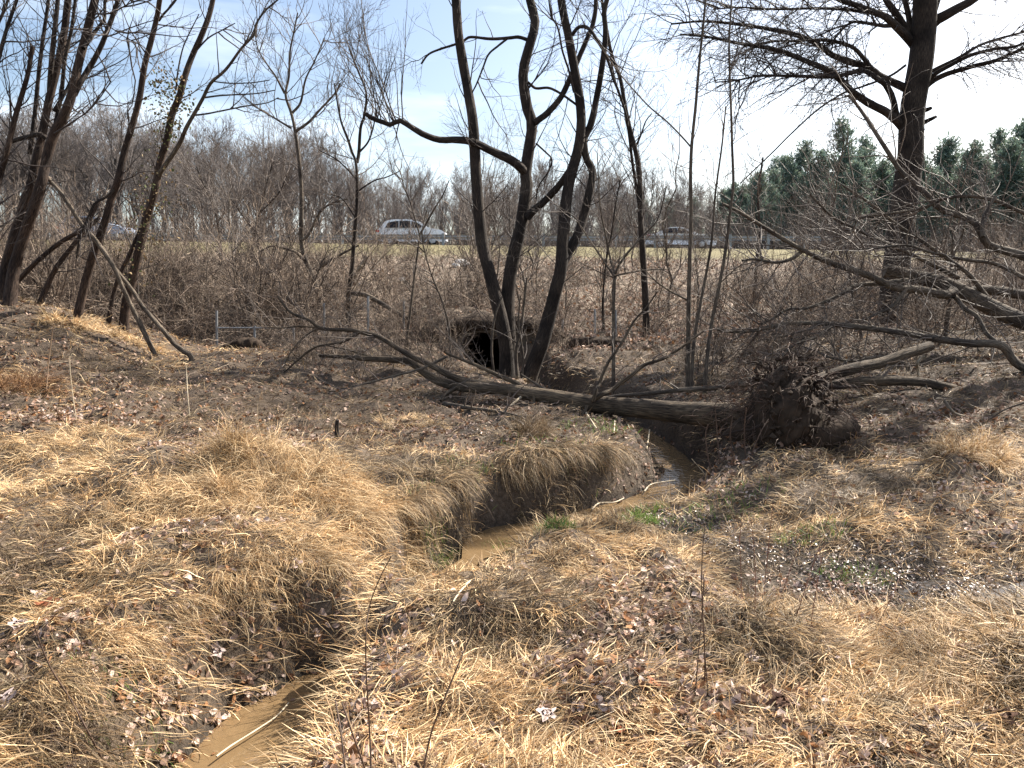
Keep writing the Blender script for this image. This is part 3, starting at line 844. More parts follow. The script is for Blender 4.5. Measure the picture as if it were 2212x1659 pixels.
T.limb('limb', [(1138, 470), (1155, 452), (1169, 441), (1197, 413), (1219, 385), (1240, 352)], 17, 13, (14.65, 14.2), D, twig=False)
T.limb('limb', [(1139, 86), (1120, 80), (1100, 82), (1060, 84), (1017, 80), (1002, 88), (980, 97), (948, 107), (925, 118), (910, 138)], 8, 4, (14.7, 14.2), D)
T.limb('limb', [(1095, 84), (1075, 100), (1055, 118), (1042, 150), (1030, 180), (1020, 200)], 5, 3, (14.6, 14.5), D)
T.limb('limb', [(1141, 178), (1150, 186), (1160, 191), (1186, 190), (1211, 202), (1230, 215), (1246, 227)], 6, 5, (14.7, 14.4), D)
T.limb('limb', [(1155, 265), (1170, 254), (1183, 244), (1211, 211), (1233, 166), (1247, 133), (1266, 89), (1280, 55), (1287, 14), (1287, -30), (1295, -120)], 14, 7, (14.7, 14.8), D)
T.limb('limb', [(1236, 76), (1247, 61), (1261, 57), (1277, 67), (1291, 89), (1305, 111), (1316, 139), (1325, 170), (1335, 195), (1342, 215)], 8, 5, (14.3, 14.1), D)
T.limb('limb', [(1240, 200), (1228, 150), (1215, 110), (1205, 60), (1190, 30), (1182, -40)], 5, 3, 14.2, D)
T.limb('limb', [(1158, 310), (1180, 330), (1192, 345), (1185, 370), (1165, 400), (1158, 430)], 4, 3, 14.4, D)
T.limb('stump_shoot', [(1118, 830), (1115, 760), (1128, 690), (1138, 600)], 8, 4, 14.3, M_BARK_GREY, ground=True)
T.limb('stump_shoot', [(1070, 825), (1062, 760), (1068, 690), (1085, 640)], 7, 3, 14.2, M_BARK_GREY, ground=True)
T.limb('stump_shoot', [(1128, 835), (1130, 770), (1120, 700), (1124, 640)], 6, 3, 14.2, M_BARK_GREY, ground=True)
T.crown(150, 620, 1300, M_TWIG, l1=(.5, 1.5), trop=.03, t1=(.2, 1), rmin=.003)
# upright shoots near the tip of the long limb
T2 = T
b_ = MB(); Pp = np.array([T.lines[4]]); Rp = np.array([T.rads[4]])
A, ra = grow(Pp, Rp, 16, T.g, (.75, 1), (50, 95), (1.0, 2.6), False, 9, .10, .22, rabs=(.008, .014), bias=(0, 0, 3)); tubes(b_, A, ra, 4)
B, rb2 = grow(A, ra, 130, T.g, (.15, .95), (20, 50), (.3, .6), True, 6, .12, .08, .6, .003); tubes(b_, B, rb2, 3)
A, ra = grow(B, rb2, 260, T.g, (.15, .95), (20, 50), (.3, .6), True, 5, .12, .08, .6, .0025); tubes(b_, A, ra, 3)
b_.build('upright_shoots', M_TWIG, T.root)

# --- slim tree right of it
bp = hit(1397, 728, 16, 30); Yf = bp[1]
T = Tree('slim_tree', 'slim forked tree on the slope just right of the multi-stemmed tree', 'tree', bp, seed=2)
T.limb('trunk', [(1397, 728), (1394, 640), (1388, 540), (1383, 450), (1383, 402), (1377, 346), (1366, 299), (1357, 262), (1349, 222), (1340, 170), (1322, 120), (1310, 60), (1300, 0), (1290, -90)], 17, 5, Yf, D, ground=True)
T.limb('limb', [(1385, 470), (1374, 400), (1366, 350), (1360, 300), (1350, 240), (1330, 180), (1318, 120)], 8, 4, Yf - .2, D)
T.limb('limb', [(1372, 320), (1385, 290), (1395, 262), (1408, 245)], 5, 2, Yf, D)
T.crown(50, 240, 500, M_TWIG, l1=(.8, 2.2), trop=.06, rmin=.004)

# --- big tree on the right
Yr = 17.0
b0 = at(1928, 720, Yr); b0[2] = hz(b0[0], Yr)
T = Tree('broad_tree', 'broad old tree with long drooping twiggy limbs at the upper right', 'tree', b0, seed=3)
T.limb('trunk', [(1926, 735), (1928, 650), (1938, 560), (1950, 460), (1960, 390), (1967, 333), (1970, 249), (1981, 180), (1990, 125), (1995, 69), (1998, 0), (2000, -90), (2010, -230)], 58, 44, Yr, D, ground=True, sides=14, flare=.35, rough=.07)
RL = [
 ([(1962, 290), (1940, 264), (1917, 244), (1876, 222), (1843, 200), (1815, 172), (1787, 151), (1751, 136), (1710, 119), (1668, 105), (1599, 94), (1530, 80), (1470, 74)], 20, 4, (17, 14.6)),
 ([(1938, 258), (1929, 216), (1915, 186), (1898, 172), (1865, 152), (1837, 158), (1793, 166), (1710, 164), (1640, 164), (1599, 172), (1545, 178)], 14, 3, (16.8, 14.2)),
 ([(1972, 200), (1951, 188), (1904, 166), (1884, 151), (1862, 141), (1834, 133), (1798, 119), (1776, 103), (1754, 89), (1718, 75), (1668, 64), (1599, 53), (1520, 46), (1450, 52)], 18, 4, (16.9, 15.0)),
 ([(1884, 150), (1865, 125), (1843, 103), (1809, 91), (1765, 86), (1718, 89), (1660, 90), (1610, 110)], 10, 3, (16.4, 15.2)),
 ([(1985, 110), (1965, 86), (1940, 61), (1912, 36), (1876, 22), (1840, 8), (1815, 0), (1760, -30), (1690, -50)], 20, 6, (17, 15.5)),
 ([(1932, 55), (1910, 56), (1890, 53), (1848, 47), (1830, 54), (1818, 66), (1804, 84), (1795, 110)], 9, 3, (16.6, 15.8)),
 ([(1912, 34), (1870, 26), (1820, 20), (1760, 18), (1680, 20), (1600, 16), (1540, 20)], 8, 3, (16.4, 15)),
 ([(1962, 80), (1945, 44), (1926, 17), (1912, -5), (1890, -60), (1870, -130)], 17, 8, (17, 16.4)),
 ([(1970, 85), (1962, 30), (1950, -20), (1945, -90)], 14, 8, (17, 17.2)),
 ([(1992, 195), (2012, 177), (2042, 161), (2098, 144), (2153, 130), (2212, 105), (2290, 85)], 13, 6, (17, 16)),
 ([(2000, 180), (2020, 160), (2042, 147), (2098, 119), (2153, 105), (2200, 98), (2270, 60)], 10, 5, (17, 15.6)),
 ([(2006, 160), (2020, 150), (2070, 125), (2125, 94), (2212, 69), (2280, 50)], 8, 4, (17, 16.4)),
 ([(2000, 70), (2017, 47), (2042, 33), (2070, 17), (2106, -3), (2160, -50), (2230, -110)], 24, 10, (17, 16.3)),
 ([(2006, 60), (2020, 20), (2035, -30), (2050, -110)], 14, 7, (17, 17.5)),
 ([(1956, 141), (1930, 160), (1904, 172), (1860, 188), (1820, 202), (1765, 238), (1710, 288), (1668, 330), (1599, 396)], 5, 3, (16.6, 13.5)),
 ([(1990, 240), (2005, 236), (2012, 233)], 12, 8, (17, 16.8)), ([(1988, 268), (2010, 258), (2022, 252)], 11, 7, (17, 16.7))]
for i, (p, w0, w1, Y) in enumerate(RL):
    T.limb('limb' if i < 15 else 'broken_stub', p, w0 * 1.02, w1 * .85, Y, D, twig=i < 14, cap=i >= 15)
nl = list(range(1, len(T.lines)))
T.crown(420, 2400, 3600, M_TWIG, l1=(.5, 1.7), l2=(.3, .7), trop=-.03, trop2=-.06, t1=(.2, 1), ang=(20, 60), rmin=.0046, r1=(.009, .014), lines=nl)

# --- left cluster of leaning trees
GL = 'leaning trees on the left bank'
bp = at(28, 655, 12.0); bp[2] = hz(bp[0], 12.0)
T = Tree('leaning_tree', 'thickest leaning tree at far left, forking low into many straight stems', 'tree', bp, GL, seed=4)
T.limb('trunk', [(22, 668), (30, 584), (55, 501), (75, 445), (91, 390), (97, 360), (116, 291), (139, 249), (158, 194), (169, 139), (188, 69), (205, 0), (228, -80), (250, -200)], 26, 13, 12.0, M_BARK_RED, ground=True, flare=.3)
T.limb('trunk', [(2, 655), (10, 590), (25, 529), (55, 432), (69, 390), (75, 360), (94, 277), (105, 222), (122, 152), (139, 69), (147, 0), (160, -100), (172, -220)], 22, 11, 12.3, M_BARK_RED, ground=True, flare=.3)
T.limb('limb', [(100, 300), (86, 290), (55, 297), (22, 308), (14, 327), (0, 366), (-30, 420)], 10, 7, (12.2, 12.0), M_BARK_DARK)
T.limb('limb', [(160, 205), (172, 180), (188, 155), (213, 111), (236, 55), (255, 0), (275, -60), (290, -140)], 13, 7, (12, 11.6), M_BARK_DARK)
T.limb('limb', [(180, 105), (192, 88), (205, 69), (220, 50), (226, 39), (227, 0), (235, -60)], 9, 5, 11.9, M_BARK_DARK)
T.limb('limb', [(116, 240), (132, 215), (144, 194), (155, 170)], 8, 6, 12.1, M_BARK_DARK)
T.limb('limb', [(64, 330), (67, 313), (75, 249), (83, 166), (91, 97), (105, 0), (112, -80)], 10, 6, 12.5, M_BARK_DARK)
T.limb('limb', [(107, 215), (110, 150), (116, 83), (125, 0), (130, -90)], 12, 7, 12.4, M_BARK_DARK)
T.limb('limb', [(120, 270), (133, 200), (140, 130), (155, 60), (165, -20)], 9, 6, 12.2, M_BARK_DARK)
T.limb('limb', [(118, 288), (150, 268), (190, 240), (215, 212), (240, 175)], 4, 2, (12, 11.3), M_TWIG)
T.limb('limb', [(205, 30), (240, 28), (275, 10), (310, -5)], 4, 2, (11.9, 11.2), M_TWIG)
T.limb('limb', [(213, 45), (240, 60), (270, 80), (305, 97)], 3, 1.5, (11.7, 11.0), M_TWIG)
T.crown(190, 600, 900, M_TWIG, l1=(.4, 1.3), t1=(.3, 1), rmin=.0026)
bp = at(-14, 650, 11.6); bp[2] = hz(bp[0], 11.6)
T = Tree('leaning_tree', 'leaning tree cut by the left edge of the photo, with thin paired tops', 'tree', bp, GL, seed=5)
T.limb('trunk', [(-40, 660), (-30, 560), (-14, 460), (0, 382), (17, 319), (30, 263), (44, 216), (60, 160), (70, 100)], 18, 8, 11.5, M_BARK_RED, ground=True)
T.limb('limb', [(-20, 200), (0, 116), (17, 55), (36, 0), (50, -60)], 9, 6, 11.4, M_BARK_DARK)
T.limb('limb', [(-30, 120), (-8, 60), (14, 10), (24, -40)], 7, 5, 11.6, M_BARK_DARK)
T.crown(70, 300, 500, M_TWIG, l1=(.4, 1.3), t1=(.2, 1), rmin=.0026)
bp = hit(166, 692, 8, 30); y2 = bp[1] if bp[1] < 14 else 12.8
bp = at(166, 692, y2); bp[2] = hz(bp[0], y2)
T = Tree('leaning_tree', 'leaning tree with a smooth bare stem, between the thick forked tree and the vine-covered one', 'tree', bp, GL, seed=6)
T.limb('trunk', [(166, 695), (183, 617), (200, 556), (219, 501), (233, 459), (244, 418), (255, 390), (269, 327), (288, 263), (302, 208), (313, 139), (324, 97), (338, 42), (345, 0), (356, -70), (365, -160)], 20, 8, y2, M_BARK_RED, ground=True)
T.limb('limb', [(343, 45), (352, 32), (366, 17), (380, 0), (405, -40)], 5, 3, y2, M_BARK_DARK)
T.limb('limb', [(247, 410), (230, 425), (205, 440), (190, 470), (172, 512), (165, 560)], 6, 3, y2 - .3, M_BARK_DARK)
T.crown(36, 170, 300, M_TWIG, l1=(.4, 1.2), t1=(.35, 1), rmin=.0026)
bp = hit(266, 722, 8, 30); y3 = bp[1] if bp[1] < 15 else 13.2
bp = at(266, 722, y3); bp[2] = hz(bp[0], y3)
T = Tree('leaning_tree', 'vine-covered leaning tree with a leafy clump high on its stem', 'tree', bp, GL, seed=7)
T.limb('trunk', [(266, 722), (274, 653), (288, 598), (302, 534), (316, 473), (333, 418), (347, 346), (360, 305), (371, 249), (388, 208), (399, 166), (416, 119), (432, 83), (449, 42), (460, 0), (468, -60), (480, -160)], 23, 8, y3, M_BARK_RED, ground=True)
T.limb('limb', [(340, 385), (349, 369), (363, 349), (388, 310), (402, 277), (419, 247), (438, 213), (455, 180), (488, 150), (521, 105), (549, 75), (552, 55), (571, 25), (596, 3), (620, -20)], 11, 3, (y3, y3 - .8), M_BARK_GREY)
T.limb('limb', [(419, 249), (445, 246), (471, 241), (527, 230), (577, 222), (601, 211)], 4, 2, (y3, y3 - 1.2), M_TWIG)
T.limb('limb', [(441, 211), (470, 207), (499, 205), (554, 202), (593, 195)], 4, 2, (y3, y3 - 1.0), M_TWIG)
T.limb('limb', [(457, 175), (485, 179), (513, 180), (550, 178), (582, 173)], 3, 2, (y3, y3 - .8), M_TWIG)
T.limb('limb', [(380, 195), (385, 150), (394, 108), (405, 80), (416, 58), (430, 30)], 4, 2, y3, M_TWIG)
T.limb('limb', [(425, 108), (450, 82), (480, 65), (508, 50)], 4, 2, y3, M_TWIG)
T.limb('trunk', [(233, 710), (244, 640), (258, 595), (277, 556), (291, 523), (306, 490)], 11, 8, y3 - .1, M_BARK_RED, ground=True)
T.crown(46, 160, 240, M_TWIG, l1=(.3, 1.1), t1=(.35, 1), rmin=.0024)

def leafy(mb, P, spread, n, g, size, cols, droop=0.0):
    """loose leaves hanging about points P"""
    k = g.integers(0, len(P), n)
    c = P[k] + g.normal(0, 1, (n, 3)) * spread[k][:, None]
    c[:, 2] -= np.abs(g.normal(0, droop, n)) if droop else 0
    leaves(mb, c, nrm(g.normal(0, 1, (n, 3))), nrm(g.normal(0, 1, (n, 3))), g.uniform(size[0], size[1], n), cols, g)

def leaves(mb, c, d, up, L, cols, g, curl=.35, fold=.3, wr=.62):
    """curled, folded leaf blades: 9 points, 8 triangles each"""
    n = len(c)
    s = nrm(np.cross(d, up)); up = nrm(np.cross(s, d))
    w = L * wr * g.uniform(.7, 1.2, n)
    cu = L * g.uniform(-curl, curl, n); fo = w * g.uniform(-.2, fold, n)
    rows = [(-.5, .06), (-.12, .5), (.22, .42), (.5, .03)]
    V = []
    for t, hw in rows:
        mid = c + d * (L * t)[:, None] + up * (cu * (4 * t * t))[:, None]
        jl = g.uniform(.75, 1.2, n); jr = g.uniform(.75, 1.2, n)
        V += [mid - s * (w * hw * jl)[:, None] + up * (fo * hw * 2)[:, None], mid, mid + s * (w * hw * jr)[:, None] + up * (fo * hw * 2)[:, None]]
    V = np.stack(V, 1)
    base = np.array([(i * 3 + j, i * 3 + j + 1, i * 3 + j + 4, i * 3 + j + 3) for i in range(3) for j in range(2)])
    Q = (np.arange(n)[:, None, None] * 12 + base[None]).reshape(-1, 4)
    cols = np.asarray(cols)
    C = cols[g.integers(0, len(cols), n)] * g.uniform(.75, 1.25, (n, 1))
    mb.add(V.reshape(-1, 3), Q, None, np.repeat(C, 12, 0))

VINE = [(.10, .11, .045), (.16, .12, .06), (.075, .085, .035), (.22, .15, .08)]
DRY = [(.34, .24, .13), (.26, .17, .09), (.40, .31, .19), (.18, .11, .06)]
b = MB()
Pv = np.array([at(p[0], p[1], y3 - .1) for p in [(345, 170), (365, 160), (380, 180), (340, 200), (360, 205), (385, 210), (372, 230), (345, 235), (400, 225), (365, 265), (385, 180), (350, 185), (335, 185), (375, 195), (385, 260), (370, 290), (350, 300)]])
leafy(b, Pv, np.full(len(Pv), .14), 620, T.g, (.035, .07), VINE)
b.build('vine_leaves', M_LEAF, T.root, kind='stuff')
b = MB()
Pv = np.array([at(p[0], p[1], y3 - .1) for p in [(340, 400), (330, 430), (320, 470), (310, 500), (300, 530), (335, 455), (290, 570), (345, 380), (285, 600)]])
leafy(b, Pv, np.full(len(Pv), .20), 420, T.g, (.03, .065), [tuple(.62 * k for k in q) for q in DRY] + VINE)
b.build('dry_vine_leaves', M_LEAF, T.root, kind='stuff')

for lab, pts, w0, w1, Y in [
    ('dark leaning pole crossing low behind the thick tree at far left', [(36, 615), (55, 590), (78, 567), (119, 532), (155, 509), (182, 498), (215, 470)], 12, 8, 12.9),
    ('dark leaning pole rising from the ridge just right of the thick tree at far left', [(84, 662), (111, 598), (133, 562), (172, 512), (194, 473), (215, 430)], 13, 8, 12.8)]:
    bp = at(pts[0][0], pts[0][1], Y); bp[2] = hz(bp[0], Y)
    T = Tree('leaning_pole', lab, 'tree', bp, seed=int(pts[0][0]) + 60)
    T.limb('trunk', pts, w0, w1, Y, M_BARK_RED, ground=True); T.crown(10, 40, 80, M_TWIG, l1=(.3, .9), rmin=.0026)
for lab, pts, w0, w1, Y in [
    ('long fallen pole leaning from the trees to the ground, the left one of two', [(338, 775), (330, 759), (313, 723), (291, 676), (266, 626), (244, 576), (216, 534), (198, 510), (177, 484), (139, 426), (108, 390), (95, 370)], 11, 8, (12.3, 12.0)),
    ('long fallen pole leaning from the trees to the ground, the right one of two', [(412, 770), (396, 759), (374, 742), (347, 709), (308, 662), (286, 628), (249, 581), (211, 529), (180, 495)], 12, 7, (12.4, 12.1))]:
    bp = at(pts[0][0], pts[0][1], Y[0]); bp[2] = hz(bp[0], Y[0])
    T = Tree('fallen_pole', lab, 'fallen tree', bp, 'crossing fallen poles', seed=int(pts[0][0]) + 80)
    T.limb('trunk', pts, w0, w1, Y, M_BARK_GREY, ground=True, wob=.015, n=50); T.crown(9, 30, 40, M_TWIG, l1=(.2, .6), rmin=.0026, r1=(.004, .008))

# --- smaller trees of the middle distance
def small_tree(lab, trunk, w0, w1, limbs, seed, n=(40, 200, 400), Y=None, mat=M_BARK_GREY, tm=M_TWIG_GREY, l1=(.5, 1.6), trop=.08, rmin=.004, name='young_tree', group=None, r1=(.007, .013), t1=(.25, 1)):
    px, py = trunk[0]
    if Y is None: bp = hit(px, py, 7, 45)
    else: bp = at(px, py, Y)
    Y = bp[1]; bp[2] = hz(bp[0], Y)
    T = Tree(name, lab, 'tree', bp, group, seed=seed)
    T.limb('trunk', trunk, w0, w1, Y, mat, ground=True)
    for p, a, b_ in limbs: T.limb('limb', p, a, b_, (Y, Y - .3), mat, sides=7)
    if n[0]: T.crown(*n, tm, l1=l1, trop=trop, rmin=rmin, r1=r1, t1=t1)
    return T
small_tree('upright bare tree with a fan-shaped crown left of the white estate car', [(697, 690), (690, 653), (682, 612), (665, 575), (652, 530), (651, 480), (651, 416), (646, 346), (638, 286), (629, 244), (617, 205), (624, 166), (626, 116), (632, 83), (643, 28)], 15, 3,
    [([(640, 283), (668, 263), (690, 238), (721, 205), (735, 180)], 7, 3), ([(631, 244), (649, 222), (660, 172), (679, 133), (701, 83)], 6, 2), ([(615, 202), (596, 166), (577, 139), (557, 105), (550, 60)], 5, 2), ([(629, 277), (593, 255), (557, 233), (516, 200)], 5, 2),
     ([(650, 520), (668, 505), (690, 460), (715, 440), (750, 430)], 7, 3), ([(655, 560), (640, 545), (610, 535), (585, 532), (560, 545)], 8, 3), ([(684, 585), (710, 565), (745, 545), (775, 530)], 8, 4)], 21, n=(90, 500, 900), Y=19.5, rmin=.005, l1=(.6, 2.2))
small_tree('straight dark slender tree just left of the white estate car', [(752, 650), (760, 584), (764, 529), (769, 473), (772, 418), (769, 352), (762, 333), (751, 299), (737, 263), (729, 222), (722, 180)], 13, 3,
    [([(771, 350), (775, 333), (779, 277), (787, 249), (791, 200), (773, 152), (754, 105)], 8, 3), ([(775, 330), (796, 305), (809, 263), (812, 225)], 5, 2), ([(770, 415), (807, 391), (834, 383), (865, 369)], 4, 2), ([(768, 470), (740, 430), (715, 420)], 4, 2), ([(772, 390), (745, 360), (720, 340), (690, 325)], 4, 2)], 22, n=(60, 360, 700), Y=19.0, mat=M_BARK_DARK, rmin=.0045)
small_tree('thin sapling with a wide Y fork in front of the white estate car', [(876, 752), (887, 667), (895, 598), (904, 529), (906, 509), (896, 470), (884, 430), (873, 404), (865, 370)], 7, 2,
    [([(906, 509), (929, 468), (942, 445), (956, 423), (970, 390)], 5, 2)], 23, n=(22, 90, 160), Y=16.0, rmin=.0035, name='sapling', l1=(.3, .9))
small_tree('thin crooked sapling right of the Y-forked sapling', [(973, 768), (970, 709), (956, 653), (934, 598), (917, 542), (912, 500), (922, 455)], 6, 2, [([(917, 545), (900, 530), (880, 527), (855, 520)], 3, 2)], 24, n=(18, 70, 120), Y=15.6, rmin=.0035, name='sapling', l1=(.3, .9))
small_tree('sapling with a many-armed fork between the leaning stem and the twin bare saplings', [(1325, 836), (1325, 723), (1326, 640), (1328, 595)], 9, 7,
    [([(1328, 598), (1308, 570), (1281, 529), (1253, 487), (1239, 468), (1197, 440)], 5, 2), ([(1328, 590), (1319, 562), (1308, 507), (1297, 451), (1293, 390), (1290, 330)], 5, 2), ([(1328, 592), (1342, 565), (1364, 537), (1391, 507), (1414, 484), (1427, 457), (1439, 404)], 6, 2), ([(1328, 597), (1345, 592), (1391, 584), (1447, 581)], 4, 2), ([(1327, 600), (1300, 590), (1275, 578), (1240, 560)], 3, 1.5)], 25, n=(30, 110, 160), Y=11.4, rmin=.0026, name='sapling', l1=(.3, .9), r1=(.004, .007), t1=(.3, 1))
GS = 'bare saplings standing beside the fallen trunk'
small_tree('tallest straight bare sapling behind the root end of the fallen trunk', [(1486, 850), (1487, 723), (1488, 640), (1490, 556), (1493, 473), (1492, 400), (1492, 360), (1495, 305), (1502, 236), (1508, 166), (1513, 111), (1519, 55), (1524, 0), (1530, -80)], 12, 4,
    [([(1494, 319), (1470, 292), (1440, 262), (1402, 230), (1365, 190), (1333, 152), (1294, 97), (1270, 70)], 4, 2), ([(1489, 650), (1450, 630), (1420, 610), (1395, 585)], 5, 3)], 26, n=(26, 60, 60), Y=10.7, rmin=.002, name='sapling', group=GS, l1=(.3, .9), r1=(.003, .006), mat=M_BARK_GREY)
small_tree('bare sapling forking off close beside the tallest one', [(1494, 850), (1498, 750), (1511, 667), (1527, 584), (1538, 515), (1544, 432), (1549, 390), (1560, 310), (1568, 230)], 9, 3, [], 27, n=(22, 60, 60), Y=10.5, rmin=.002, name='sapling', group=GS, l1=(.3, .9), r1=(.003, .006), mat=M_BARK_GREY)
small_tree('bare sapling nearest the root plate, rising to the top of the photo', [(1522, 852), (1527, 778), (1538, 695), (1555, 612), (1569, 529), (1577, 459), (1584, 400), (1582, 330), (1579, 230), (1576, 150), (1575, 90), (1580, 0), (1582, -80)], 10, 3, [([(1555, 612), (1590, 580), (1620, 560)], 3, 1.5)], 28, n=(26, 60, 60), Y=10.4, rmin=.002, name='sapling', group=GS, l1=(.3, .9), r1=(.003, .006), mat=M_BARK_GREY)
small_tree('grey straight young tree among brush below the broad tree', [(2039, 830), (2042, 723), (2053, 640), (2056, 556), (2062, 480), (2070, 420)], 12, 5, [([(2054, 560), (2075, 520), (2085, 470), (2080, 430)], 6, 3)], 29, n=(20, 90, 160), Y=13.2, rmin=.003)
small_tree('thin young tree left of the broad tree trunk', [(1862, 740), (1854, 689), (1840, 631), (1832, 570), (1820, 500)], 8, 3, [], 30, n=(20, 90, 160), Y=14.4, rmin=.003)
small_tree('thin dark tree rising behind the twin bare saplings', [(1628, 690), (1633, 580), (1640, 500), (1638, 420), (1648, 340)], 9, 4, [], 31, n=(26, 120, 200), Y=22, rmin=.005, mat=M_BARK_DARK)
small_tree('bent dark sapling between the slope and the right stem of the multi-stemmed tree', [(1308, 760), (1302, 660), (1310, 560), (1322, 500), (1330, 440), (1340, 390)], 7, 3, [], 32, n=(26, 120, 200), Y=18, rmin=.0045, mat=M_BARK_DARK)
small_tree('slim dark tree standing far left beside the guardrail', [(478, 560), (470, 480), (455, 430), (440, 400), (425, 360)], 9, 3, [([(470, 480), (500, 440), (530, 410)], 5, 2)], 33, n=(60, 350, 700), Y=34, rmin=.007, l1=(1, 3.5), mat=M_BARK_DARK, r1=(.015, .02))
small_tree('tangled dark tree at the top of the slope behind the bramble thicket', [(540, 590), (548, 520), (560, 460), (575, 400), (590, 350)], 9, 3, [([(550, 500), (520, 460), (500, 430)], 5, 2), ([(560, 460), (600, 420), (620, 380)], 5, 2)], 34, n=(90, 500, 900), Y=30, rmin=.006, l1=(1, 3.0), mat=M_BARK_DARK, r1=(.012, .02))

# ------------------------------------------------------------------ the fallen trunk across the creek with its root plate
bp = at(1590, 905, 8.3); bp[2] = hz(bp[0], bp[1])
T = Tree('fallen_tree', 'uprooted tree lying across the creek, its root plate torn up at the right', 'fallen tree', bp, seed=40)
FB = M_BARK_FALLEN
T.limb('trunk', [(1640, 912), (1558, 898), (1475, 891), (1391, 883), (1308, 875), (1253, 868), (1197, 858), (1142, 850), (1087, 842), (1031, 838), (973, 831), (931, 814), (890, 784), (862, 778), (779, 774), (740, 771), (690, 768)], 64, 8, (8.3, 12.0), FB, sides=16, rough=.05, n=90)
T.limb('limb', [(1085, 840), (1056, 831), (1015, 825), (973, 811), (931, 789), (890, 770), (848, 745), (820, 728), (793, 720), (751, 713), (696, 710), (668, 692), (626, 673), (600, 640)], 19, 5, (10.3, 12.2), FB)
T.limb('limb', [(775, 718), (760, 728), (737, 739), (682, 750), (649, 773), (621, 798), (600, 815)], 8, 3, (11.9, 11.5), FB)
T.limb('limb', [(700, 709), (682, 712), (657, 728), (626, 764), (610, 800)], 5, 2, (12.5, 12), FB)
T.limb('limb', [(700, 709), (650, 705), (610, 708), (560, 706)], 5, 2, (12.5, 12.6), FB)
T.limb('limb', [(965, 770), (940, 783), (904, 798), (834, 817), (779, 831), (718, 845), (660, 856)], 6, 3, (11.0, 10.4), M_BARK_GREY)
T.limb('limb', [(1145, 848), (1115, 828), (1084, 814), (1028, 789), (973, 767), (960, 760)], 13, 5, (10.05, 10.6), FB)
T.limb('limb', [(1281, 866), (1287, 845), (1294, 830), (1303, 806), (1317, 778), (1342, 742), (1369, 695), (1400, 659), (1420, 630)], 9, 3, (9.35, 9.8), FB)
T.limb('limb', [(1278, 866), (1300, 852), (1322, 842), (1344, 825), (1365, 810), (1391, 789), (1433, 775), (1452, 764), (1480, 745), (1520, 715)], 13, 4, (9.4, 9.9), FB)
T.limb('limb', [(1153, 855), (1155, 875), (1158, 912)], 7, 4, 9.95, FB, twig=False)
T.limb('limb', [(1268, 878), (1261, 895), (1242, 922)], 8, 4, (9.5, 9.3), FB, twig=False)
T.limb('limb', [(1125, 858), (1100, 878), (1087, 883), (1067, 894), (1056, 915)], 6, 3, (10.0, 9.4), M_BARK_PALE, twig=False)
T.limb('limb', [(985, 838), (965, 850), (952, 866)], 12, 5, (10.6, 10.2), FB, twig=False)
T.limb('limb', [(880, 783), (850, 770), (800, 770), (760, 758), (700, 745)], 7, 3, (11.4, 12.0), FB)
T.crown(90, 330, 420, M_TWIG_GREY, l1=(.3, 1.2), t1=(.35, 1), trop=.02, rmin=.0026, r1=(.004, .008))
# root plate
g = T.g
c = at(1692, 935, 8.15)
nu, nv = 90, 60
uu = np.linspace(0, 2 * np.pi, nu, endpoint=False); vv = np.linspace(.02, np.pi - .02, nv)
ax = nrm(np.array([1.0, -.22, .05])); sd = nrm(np.cross([0, 0, 1.0], ax)); upv = np.cross(ax, sd)
ns = .60 + .75 * fbm(np.cos(uu)[None] * 2.2 + vv[:, None] * 2 + 3, np.sin(uu)[None] * 2.2 + 9 + vv[:, None], 44, 5)
X = c + (ax * .40)[None, None] * (np.cos(vv)[:, None] * np.ones(nu)[None])[..., None] + sd * (.66 * np.sin(vv)[:, None] * np.cos(uu)[None] * ns)[..., None] + upv * (.64 * np.sin(vv)[:, None] * np.sin(uu)[None] * ns)[..., None]
X = X + ax * ((ns - 1) * .35)[..., None]
i_ = np.arange(nu * nv).reshape(nv, nu); nx_ = np.roll(i_, -1, 1)
b = MB(); b.add(X.reshape(-1, 3), np.stack([i_[:-1], nx_[:-1], nx_[1:], i_[1:]], -1).reshape(-1, 4)); b.build('root_plate', M_SOIL, T.root, smooth=False)
nc = 1100                                             # clods of earth held between the roots
a_ = g.uniform(0, 2 * np.pi, nc); q_ = np.sqrt(g.random(nc)) * .80
cc = c + ax * g.uniform(-.25, .42, nc)[:, None] + sd * (np.cos(a_) * q_)[:, None] + upv * (np.sin(a_) * q_)[:, None]
ico = np.array([(1, 0, 0), (-1, 0, 0), (0, 1, 0), (0, -1, 0), (0, 0, 1), (0, 0, -1)], float)
tri = np.array([(0, 2, 4), (2, 1, 4), (1, 3, 4), (3, 0, 4), (2, 0, 5), (1, 2, 5), (3, 1, 5), (0, 3, 5)])
V_ = cc[:, None] + ico[None] * g.uniform(.010, .040, (nc, 1, 1)) * g.uniform(.6, 1.4, (nc, 6, 1)) + g.normal(0, .008, (nc, 6, 3))
b = MB(); b.add(V_.reshape(-1, 3), None, (np.arange(nc)[:, None, None] * 6 + tri[None]).reshape(-1, 3)); b.build('earth_clods', M_SOIL, T.root, smooth=False, kind='stuff')
for k in range(40):
    a = g.uniform(0, 2 * np.pi)
    d = sd * math.cos(a) + upv * math.sin(a) + ax * g.uniform(-.2, .9)
    L = g.uniform(.40, .90); p = c + ax * g.uniform(-.1, .25) + (sd * math.cos(a) + upv * math.sin(a)) * .30
    pts = [p]
    dd = nrm(d)
    for s in range(6):
        dd = nrm(dd + g.normal(0, .28, 3) + np.array([0, 0, -.20])); q = pts[-1] + dd * L / 6
        q[2] = max(q[2], float(hz(q[0], q[1])) + .01); pts.append(q)
    T.limb3('root', pts, g.uniform(.014, .055), .004, M_BARK_RED, twig=False, sides=7, n=16)
